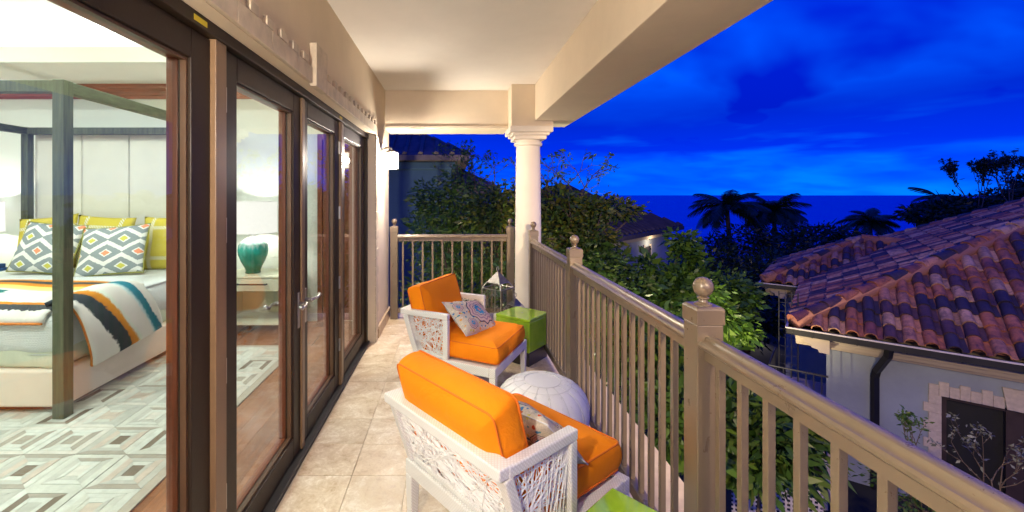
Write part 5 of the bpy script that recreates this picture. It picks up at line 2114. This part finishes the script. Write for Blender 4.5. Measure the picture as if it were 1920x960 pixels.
# lit house between the trees towards the sea
a2 = math.atan2(18.8 - 13.0, 9.95 - 4.47)
h2, ez2 = hip_house('hillside_house', 'white house with a dark hipped roof and a lit doorway, towards the sea', (4.47, 13.0), a2, 7.98, 7.4, .22, .48, GZ - .3)
h2m = Matrix.Translation((4.47, 13.0, GZ - .3)) @ Matrix.Rotation(a2, 4, 'Z')
w2p, w2n = h2m @ Vector((0, .5, 0)), h2m.to_3x3() @ Vector((0, -1, 0))
dq = h2m.inverted() @ hit(1213, 462, w2p, w2n)
dx_, dz_ = dq.x, dq.z
MB().box((dx_ - .28, .44, dz_ - 2.0), (dx_ + .28, .499, dz_)).build('door', M['darkroom'], h2, bevel=.01)
MB().box((dx_ - .10, .43, dz_ - .75), (dx_ + .12, .439, dz_ - .45)).build('glass_panel', M['doorglow'], h2)
MB().box((dx_ - .38, .46, dz_ - 2.0), (dx_ - .285, .4985, dz_ + .08)).box((dx_ + .285, .46, dz_ - 2.0), (dx_ + .38, .4985, dz_ + .08)).build('door_trim', M['stone'], h2)
sb_ = MB().box((dx_ - .7, -.55, dz_ - 2.12), (dx_ + 1.6, .498, dz_ - 2.0)).build('balcony_slab', M['cornice'], h2)
b = MB()
for k in range(20):
    b.tube([(dx_ - .65 + k * .115, -.5, dz_ - 2.0), (dx_ - .65 + k * .115, -.5, dz_ - 1.05)], .012, 4)
b.tube([(dx_ - .65, -.5, dz_ - 1.05), (dx_ + 1.55, -.5, dz_ - 1.05)], .03, 6)
b.build('balcony_rail', M['iron'], sb_)
lb_ = MB().lathe([(.02, 0), (.03, .02), (.03, .05), (.02, .06)], 12, (dx_ + .02, .40, ez2 - .42)).build('door_light', M['silver'], h2)
lamp('door_lamp', 'POINT', (dx_ + .02, .12, ez2 - .50), 16, (1, .80, .55), h2, shadow_soft_size=.06)

# tall house behind the end railing, left
h3, ez3 = hip_house('tall_house', 'tall bluish house with a dark tiled roof behind the end railing', (.45 - 9.5, 11.6), 0, 9.5, 9.0, 2.62, .52, GZ, wallm=M['bluewall'], roofm=M['roof_brown'])
h4, ez4 = hip_house('lower_house', 'lower dark roofed house wing half hidden behind the trees', (1.55 - 6.0, 14.6), 0, 6.0, 6.0, 1.75, .55, GZ, wallm=M['bluewall'], roofm=M['roof_brown'])


# ================================================================== TREES AND PLANTS
def leaf_arrays(pts, dirs, size, rg, wide=.46):
    """one diamond leaf (two bent halves share one quad) at each point"""
    n = len(pts)
    L = size * 1.22 * np.exp(rg.normal(0, .32, (n, 1)))
    d = dirs / np.maximum(1e-6, np.linalg.norm(dirs, axis=1, keepdims=True))
    r = rg.normal(size=(n, 3))
    s = np.cross(d, r)
    s /= np.maximum(1e-6, np.linalg.norm(s, axis=1, keepdims=True))
    nn = np.cross(s, d)
    w = L * wide * .5
    v = np.empty((n, 4, 3))
    v[:, 0] = pts
    v[:, 1] = pts + d * L * .45 + s * w + nn * L * .06
    v[:, 2] = pts + d * L - nn * L * .08
    v[:, 3] = pts + d * L * .45 - s * w + nn * L * .06
    f = np.arange(n * 4).reshape(n, 4)
    return v.reshape(-1, 3), f


def crown_points(blobs, count, rg, clump=.16, per=22):
    """clumps of leaves spread near the surface and inside of several ellipsoids"""
    P_, D_ = [], []
    wts = np.array([b[1][0] * b[1][1] + b[1][1] * b[1][2] + b[1][0] * b[1][2] for b in blobs])
    wts = wts / wts.sum()
    cl = []
    for (c, r), w in zip(blobs, wts):
        m = max(3, int(count * w / per))
        u = rg.normal(size=(m, 3))
        u /= np.linalg.norm(u, axis=1, keepdims=True)
        rad = rg.uniform(.25, 1.0, (m, 1)) ** .45
        wob = 1 + .22 * np.sin(u[:, :1] * 5 + c[0] * 3) * np.cos(u[:, 2:3] * 4 + c[1])
        q = np.array(c) + u * np.array(r) * rad * wob
        cl.append(q)
        s = clump * float(np.mean(r)) + .05
        o = rg.normal(size=(m, per, 3)) * s * np.array([1, 1, .6])
        p = q[:, None, :] + o
        dd = o / (s + 1e-6) + .7 * u[:, None, :] + rg.normal(size=(m, per, 3)) * .5 + np.array([0, 0, -.35])
        P_.append(p.reshape(-1, 3))
        D_.append(dd.reshape(-1, 3))
    return np.concatenate(P_), np.concatenate(D_), np.concatenate(cl)


def tree(name, label, cat, base, blobs, count, lsize, lm, trunk_r=.10, group=None, seed=0, limbs=26, wide=.42, per=22, clump=.16, bark=None):
    """blobs in world coordinates; trunk, limbs and crown are children at the base"""
    rg = np.random.default_rng(seed + 100)
    t = thing(name, label, cat, base, 0, group)
    B = np.array(base, float)
    bl = [(np.array(c, float) - B, r) for c, r in blobs]
    pts, dirs, cl = crown_points(bl, count, rg, clump, per)
    v, f = leaf_arrays(pts, dirs, lsize, rg, wide)
    me = raw_mesh('crown', v, f, lm)
    o = bpy.data.objects.new('crown', me)
    col.objects.link(o)
    o.parent = t
    # trunk to the heart of the crown, limbs to the clumps
    heart = np.mean([c for c, r in bl], axis=0)
    heart[2] = min(c[2] - r[2] * .3 for c, r in bl) if len(bl) > 1 else bl[0][0][2] - bl[0][1][2] * .4
    heart[2] = max(heart[2], .4)
    rr = random.Random(seed)
    tb_ = MB()
    k1 = heart * .5 + np.array([rr.uniform(-.12, .12), rr.uniform(-.12, .12), 0])
    tb_.tube([(0, 0, 0), tuple(k1), tuple(heart)], [trunk_r, trunk_r * .8, trunk_r * .6], 8)
    idx = rg.choice(len(cl), size=min(limbs, len(cl)), replace=False)
    for i in idx:
        e = cl[i]
        mid = heart * .45 + e * .55 + rg.normal(size=3) * .12 + np.array([0, 0, -.08])
        tb_.tube([tuple(heart * .97), tuple(mid), tuple(e)], [trunk_r * .42, trunk_r * .24, trunk_r * .07], 5)
    tb_.build('trunk', bark or M['bark'], t, smooth=True)
    return t


def twig_tree(name, label, cat, base, top, spread, lsize, lm, group=None, seed=0, depth=5, r0=.05, leaves=5, stem=None):
    """open branching tree whose twigs show against the sky"""
    rr = random.Random(seed)
    rg = np.random.default_rng(seed)
    t = thing(name, label, cat, base, 0, group)
    B, T = Vector(base), Vector(top)
    b = MB()
    lp, ld = [], []

    def grow(p, d, L, r, k):
        q = p + d * L * .5 + Vector((rr.uniform(-1, 1), rr.uniform(-1, 1), rr.uniform(-.5, .8))) * L * .07
        e = q + (d + Vector((rr.uniform(-1, 1), rr.uniform(-1, 1), rr.uniform(-.6, .6))) * .22).normalized() * L * .5
        b.tube([p, q, e], [r, r * .85, r * .62], 5 if k > 1 else 4, cap=False)
        if k <= 2:
            for i in range(leaves):
                s = rr.random()
                lp.append(p.lerp(e, s))
                ld.append((rr.gauss(0, 1) + d.x, rr.gauss(0, 1) + d.y, rr.gauss(0, 1) + d.z * .6))
        if k == 0:
            for i in range(leaves * 2):
                lp.append(e + Vector((rr.gauss(0, 1), rr.gauss(0, 1), rr.gauss(0, 1))) * lsize * .5)
                ld.append((rr.gauss(0, 1), rr.gauss(0, 1), rr.gauss(0, .7)))
            return
        for i in range(rr.choice([2, 2, 3])):
            nd_ = (d + Vector((rr.gauss(0, 1), rr.gauss(0, 1), rr.gauss(0, .55) + .12)) * spread).normalized()
            grow(e, nd_, L * rr.uniform(.62, .86), r * .62, k - 1)
    axis = (T - B)
    total = axis.length
    d = axis.normalized()
    fork = d * total * (stem if stem else .45)
    b.tube([(0, 0, 0), tuple(fork * .5 + Vector((.05, .03, 0))), tuple(fork)], [r0 * 1.5, r0 * 1.2, r0], 7)
    for i in range(3):
        nd_ = (d + Vector((rr.gauss(0, 1), rr.gauss(0, 1), rr.uniform(0, .3))) * spread * .9).normalized()
        grow(fork, nd_, total * (1 - (stem or .45)) * .34, r0 * .7, depth - 1)
    b.build('trunk', M['bark'], t, smooth=True)
    v, f = leaf_arrays(np.array([tuple(p) for p in lp]), np.array(ld), lsize, rg, .45)
    o = bpy.data.objects.new('crown', raw_mesh('crown', v, f, lm))
    col.objects.link(o)
    o.parent = t
    return t


def BL(px, py, Y, rx, ry, rz_, dy=None):
    return (tuple(P(px, py, Y)), (rx, dy if dy else ry, rz_))


def at_ground(px, Y, z=GZ):
    return ((px - 849) * Y / FPX, Y, z)


G1 = 'leafy trees beyond the railings'
# behind the end railing
tree('leafy_tree', 'dense dark leafy tree at the left behind the end railing', 'tree', at_ground(845, 8.6),
     [BL(840, 395, 8.6, .62, .55, .42), BL(815, 370, 8.8, .42, .4, .30), BL(880, 415, 8.4, .40, .4, .34), BL(850, 470, 8.3, .55, .5, .45), BL(870, 340, 9.0, .35, .3, .26), BL(815, 420, 8.5, .30, .3, .22)],
     4000, .078, M['leaf_mid'], .07, G1, 1)
tree('flowering_tree', 'yellow-green tree between the end railing and the column', 'tree', at_ground(930, 8.2),
     [BL(930, 385, 8.2, .42, .4, .30), BL(948, 362, 8.3, .26, .3, .22), BL(915, 405, 7.9, .34, .3, .26), BL(955, 420, 8.1, .34, .3, .40), BL(935, 480, 8.0, .45, .4, .40)],
     3200, .085, M['leaf_yellow'], .06, G1, 2)
tree('low_shrub', 'dark shrub filling the gap under the end railing', 'shrub', at_ground(850, 7.4),
     [BL(790, 440, 7.6, .30, .3, .2), BL(845, 480, 7.3, .55, .4, .4), BL(900, 510, 7.2, .5, .4, .45), BL(800, 560, 7.3, .35, .4, .5), BL(930, 570, 7.1, .5, .4, .5)],
     3000, .075, M['leaf_mid'], .06, 'shrubs under the railings', 3)
twig_tree('sparse_tree', 'thin sparse tree with bare twigs against the sky, left of the column', 'tree', at_ground(912, 9.4), P(908, 262, 9.4), .50, .050, M['leaf_mid'], 'sparse trees against the sky', 5, 5, .036, 2, stem=.72)
twig_tree('sparse_tree', 'thin sparse tree with bare twigs against the sky, right of the column', 'tree', at_ground(1040, 9.2), P(1075, 262, 9.2), .50, .055, M['leaf_mid'], 'sparse trees against the sky', 17, 5, .036, 2, stem=.70)
# right of the column
tree('leafy_tree', 'broad yellow-green tree right of the column, over the hidden roof', 'tree', at_ground(1075, 9.0),
     [BL(1060, 400, 9.0, .62, .5, .40), BL(1110, 395, 9.1, .62, .5, .26), BL(1035, 375, 9.0, .42, .4, .32), BL(1045, 450, 8.6, .6, .5, .45), BL(1155, 395, 9.2, .42, .4, .14), BL(1100, 440, 8.7, .5, .5, .34)],
     6600, .088, M['leaf_yellow'], .09, G1, 4)
tree('leafy_tree', 'dark leafy tree under the lit house, behind the side railing', 'tree', at_ground(1130, 8.4),
     [BL(1105, 488, 8.4, .50, .5, .36), BL(1178, 545, 8.3, .45, .5, .30), BL(1090, 520, 8.0, .5, .5, .5), BL(1150, 560, 8.0, .6, .5, .5), BL(1160, 500, 8.6, .26, .3, .22)],
     6000, .085, M['leaf_mid'], .08, G1, 6)
tree('bright_shrub', 'bright green uplit shrub in front of the lit house', 'shrub', at_ground(1265, 8.6),
     [BL(1275, 448, 8.8, .20, .2, .18), BL(1272, 535, 8.5, .40, .4, .30), BL(1225, 565, 8.2, .45, .4, .30), BL(1215, 495, 8.6, .17, .2, .15), BL(1300, 540, 8.7, .36, .4, .34), BL(1285, 485, 8.8, .22, .25, .25), BL(1240, 600, 8.0, .5, .4, .4)],
     5600, .095, M['leaf_bright'], .06, 'uplit shrubs in the garden', 7, wide=.5)
tree('bright_shrub', 'green uplit shrub right of the near railing post knob', 'shrub', at_ground(1355, 9.4),
     [BL(1350, 545, 9.4, .50, .4, .32), BL(1385, 560, 9.6, .36, .4, .28), BL(1330, 590, 9.0, .45, .4, .36), BL(1370, 610, 9.3, .40, .4, .36)],
     4200, .10, M['leaf_bright'], .06, 'uplit shrubs in the garden', 8, wide=.5)
tree('broadleaf_plant', 'low broad leaved plant seen between the near balusters', 'plant', at_ground(1400, 5.2),
     [BL(1385, 800, 5.2, .40, .4, .40), BL(1440, 790, 5.4, .36, .4, .36), BL(1470, 830, 5.3, .36, .4, .32), BL(1420, 860, 5.0, .4, .4, .3)],
     1500, .155, M['leaf_mid'], .03, 'plants below the balcony', 9, wide=.34, per=9)
tree('broadleaf_plant', 'low broad leaved plant behind the far balusters', 'plant', at_ground(1235, 5.6),
     [BL(1210, 640, 6.0, .5, .4, .5), BL(1245, 720, 5.6, .42, .4, .5), BL(1275, 800, 5.2, .40, .4, .4), BL(1160, 640, 6.4, .4, .4, .4), BL(1330, 690, 6.2, .36, .4, .4)],
     2600, .13, M['leaf_bright'], .03, 'plants below the balcony', 10, wide=.36, per=12)
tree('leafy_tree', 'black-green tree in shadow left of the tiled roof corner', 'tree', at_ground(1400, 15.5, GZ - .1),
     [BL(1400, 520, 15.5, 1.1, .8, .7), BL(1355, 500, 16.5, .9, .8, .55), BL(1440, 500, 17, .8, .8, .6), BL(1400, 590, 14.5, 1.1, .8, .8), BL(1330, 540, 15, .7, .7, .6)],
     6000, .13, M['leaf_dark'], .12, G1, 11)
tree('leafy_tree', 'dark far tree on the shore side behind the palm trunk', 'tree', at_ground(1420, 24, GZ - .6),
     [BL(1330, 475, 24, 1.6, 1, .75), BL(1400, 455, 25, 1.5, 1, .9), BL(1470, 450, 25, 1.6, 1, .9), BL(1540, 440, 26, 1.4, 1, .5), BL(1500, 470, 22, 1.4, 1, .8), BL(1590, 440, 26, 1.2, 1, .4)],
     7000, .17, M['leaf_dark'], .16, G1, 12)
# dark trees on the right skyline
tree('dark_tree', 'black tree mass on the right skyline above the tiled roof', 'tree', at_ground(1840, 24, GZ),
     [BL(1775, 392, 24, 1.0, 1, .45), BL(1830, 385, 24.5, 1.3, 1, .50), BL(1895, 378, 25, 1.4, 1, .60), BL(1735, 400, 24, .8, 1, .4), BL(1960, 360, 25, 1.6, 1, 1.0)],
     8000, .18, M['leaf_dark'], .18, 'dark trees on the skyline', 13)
twig_tree('dark_tree', 'feathery dark tree rising highest on the right skyline', 'tree', at_ground(1895, 23, GZ), P(1895, 292, 23), .26, .10, M['leaf_dark'], 'dark trees on the skyline', 21, 5, .06, 5, stem=.60)
twig_tree('dark_tree', 'slim feathery dark tree left of the highest one on the skyline', 'tree', at_ground(1832, 23.5, GZ), P(1836, 308, 23.5), .14, .11, M['leaf_dark'], 'dark trees on the skyline', 25, 5, .05, 5, stem=.62)
twig_tree('garden_shrub', 'open pale twigged shrub before the dark house door', 'shrub', at_ground(1870, 4.6), P(1868, 800, 4.6), .42, .032, mat('silver_leaf', (.13, .14, .12), .6, .2, 10), 'shrubs by the house door', 31, 4, .014, 3, stem=.68)
twig_tree('garden_shrub', 'small leafy sprig against the white house wall', 'shrub', at_ground(1725, 5.0), P(1698, 765, 5.0), .20, .035, M['leaf_mid'], 'shrubs by the house door', 33, 3, .010, 4, stem=.80)
tree('garden_shrub', 'leafy shrub low against the white wall, seen through the near railing', 'shrub', at_ground(1740, 4.8),
     [BL(1735, 945, 4.8, .26, .25, .22), BL(1790, 975, 4.6, .26, .25, .20), BL(1665, 890, 5.0, .10, .12, .16)], 1100, .045, M['leaf_mid'], .02, 'shrubs by the house door', 34)


# palms
def frond(L, seed, droop):
    rr = random.Random(seed)
    b = MB()
    n = 26
    pts = []
    for i in range(n + 1):
        s = i / n
        pts.append(Vector((L * (s - .16 * droop * s * s), 0, L * (.42 * s - (.42 + .50 * droop) * s * s))))
    b.tube(pts, [.028 * (1 - .85 * i / n) for i in range(n + 1)], 4)
    for i in range(3, n + 1):
        s = i / n
        p = pts[i]
        tan = (pts[min(n, i + 1)] - pts[i - 1]).normalized()
        ll = L * .34 * (math.sin(PI * min(1, s * .92 + .06)) ** .6) + .05
        for sd in (-1, 1):
            for k in range(2):
                q = p - tan * (L / n) * .5 * k
                d = (tan * .75 + Vector((0, sd * 1.0, 0)) + Vector((0, 0, -.25 + rr.uniform(-.25, .15)))).normalized()
                w = tan * .028
                tip = q + d * ll * rr.uniform(.85, 1.1) + Vector((0, 0, -ll * .35))
                mid = q + d * ll * .55 + Vector((0, 0, -.02))
                b.add([q - w, q + w, mid + w, mid - w], [(0, 1, 2, 3)])
                b.add([mid - w, mid + w, tip], [(0, 1, 2)])
    return b.mesh('frond', M['palm_leaf'])


def palm(label, px, py, Y, L, ground, n=17, seed=0, trunk_r=.15, lean=.3):
    rr = random.Random(seed)
    c = P(px, py, Y)
    t = thing('palm_tree', label, 'palm', (c.x + lean, Y, ground), 0, 'palm trees towards the sea')
    h = c.z - ground
    MB().tube([(0, 0, 0), (-lean * .2, 0, h * .35), (-lean * .6, 0, h * .7), (-lean, 0, h)], [trunk_r * 1.4, trunk_r, trunk_r * .85, trunk_r * .75], 10).build('trunk', M['bark'], t, smooth=True)
    ms = [frond(L * f, seed * 7 + i, d) for i, (f, d) in enumerate(((1.0, .7), (1.05, 1.0), (.9, 1.2), (.95, .4)))]
    for k in range(n):
        a = 2 * PI * k / n * 2.0 + rr.uniform(-.25, .25)
        lift = -.35 + 1.25 * ((k * 7) % n) / n + rr.uniform(-.15, .15)
        o = inst(ms[rr.randrange(4)], 'frond', t, (-lean, 0, h), (rr.uniform(-.4, .4), -lift, a))
        o.rotation_mode = 'ZYX'
        o.rotation_mode = 'XYZ'
    MB().tube([(-lean, 0, h), (-lean - .1, 0, h + L * .2), (-lean - .35, 0, h + L * .42)], [.05, .03, .008], 5).build('spear', M['palm_leaf'], t)


palm('tall palm with a bare trunk and a spread crown before the sea', 1363, 392, 27, 2.25, GZ - .4, 20, 1)
palm('bushy palm just right of the tall one', 1450, 398, 28, 2.0, GZ - .5, 24, 2)
palm('low palm rising behind the ridge of the tiled roof', 1630, 418, 30, 1.75, GZ - .6, 18, 3)
palm('ragged palm at the left end of the dark skyline trees', 1765, 378, 26, 1.7, GZ - .4, 16, 4)


# ================================================================== GARDEN LIGHTS
def garden_light(label, loc, aim, watts, color=(1, .84, .55), size=95):
    t = thing('garden_light', label, 'garden light', loc, 0, 'garden spotlights')
    d = (Vector(aim) - Vector(loc)).normalized()
    q = d.to_track_quat('-Z', 'Y').to_euler()
    MB().tube([(0, 0, 0), (0, 0, .14)], .014, 6).build('stake', M['black'], t)
    rm = d.to_track_quat('-Z', 'Y').to_matrix().to_4x4()
    rm.translation = (0, 0, .17)
    MB().lathe([(.030, .06), (.045, .03), (.048, -.05), (.042, -.05), (.040, -.03)], 14, (0, 0, 0), 0, rm, caps=False).build('housing', M['black'], t, angle=40)
    MB().lathe([(.001, -.034), (.040, -.034)], 14, (0, 0, 0), 0, rm, caps=False).build('lens', M['garden_lens'], t)
    lamp('garden_beam', 'SPOT', tuple(Vector((0, 0, .17)) + d * .06), watts, color, t, rot=q, spot_size=R(size), spot_blend=.7, shadow_soft_size=.04)


gl = P(1408, 624, 17.0)
garden_light('lit garden spotlight glinting far below, left of the tiled house', (gl.x, gl.y, GZ + .0), (gl.x - 3, gl.y - 6, GZ + 1.2), 30)
garden_light('garden spotlight under the bright shrub', (3.6, 7.2, GZ), (4.3, 8.6, -.3), W_GARDEN * 7)
garden_light('garden spotlight under the shrub by the near post', (4.6, 7.9, GZ), (5.5, 9.4, -.6), W_GARDEN * 5)
garden_light('garden spotlight under the tree by the column', (1.7, 7.0, GZ), (2.2, 9.0, .8), W_GARDEN * 7, (1, .95, .68))
garden_light('garden spotlight under the trees behind the end railing', (.6, 6.6, GZ), (.5, 8.4, .8), W_GARDEN * 6, (1, .95, .68))
garden_light('garden spotlight among the broad leaved plants', (2.6, 4.4, GZ), (3.0, 5.8, -1.6), W_GARDEN * 1.0)

# added flood lantern, out of view on the beam, to warm the neighbouring roof
fl_ = thing('flood_lantern', 'flood lantern on the outer face of the balcony beam beside the camera', 'flood lantern', (1.413, -.9, 2.58))
MB().box((0, -.08, -.07), (.03, .08, .07)).build('back_plate', M['black'], fl_, bevel=.006)
MB().frustum((.10, 0, -.07), (.06, .11), (.10, 0, .06), (.075, .13)).build('housing', M['black'], fl_, bevel=.006)
MB().box((.05, -.09, -.078), (.15, .09, -.0715)).build('lens', M['garden_lens'], fl_)
fd = (Vector((8.6, 9.2, -1.0)) - Vector((1.6, -.9, 2.45))).normalized()
lamp('flood_beam', 'SPOT', (.20, 0, -.14), W_ADDED_FLOOD, (1, .74, .46), fl_, rot=fd.to_track_quat('-Z', 'Y').to_euler(), spot_size=R(105), spot_blend=.6, shadow_soft_size=.06)
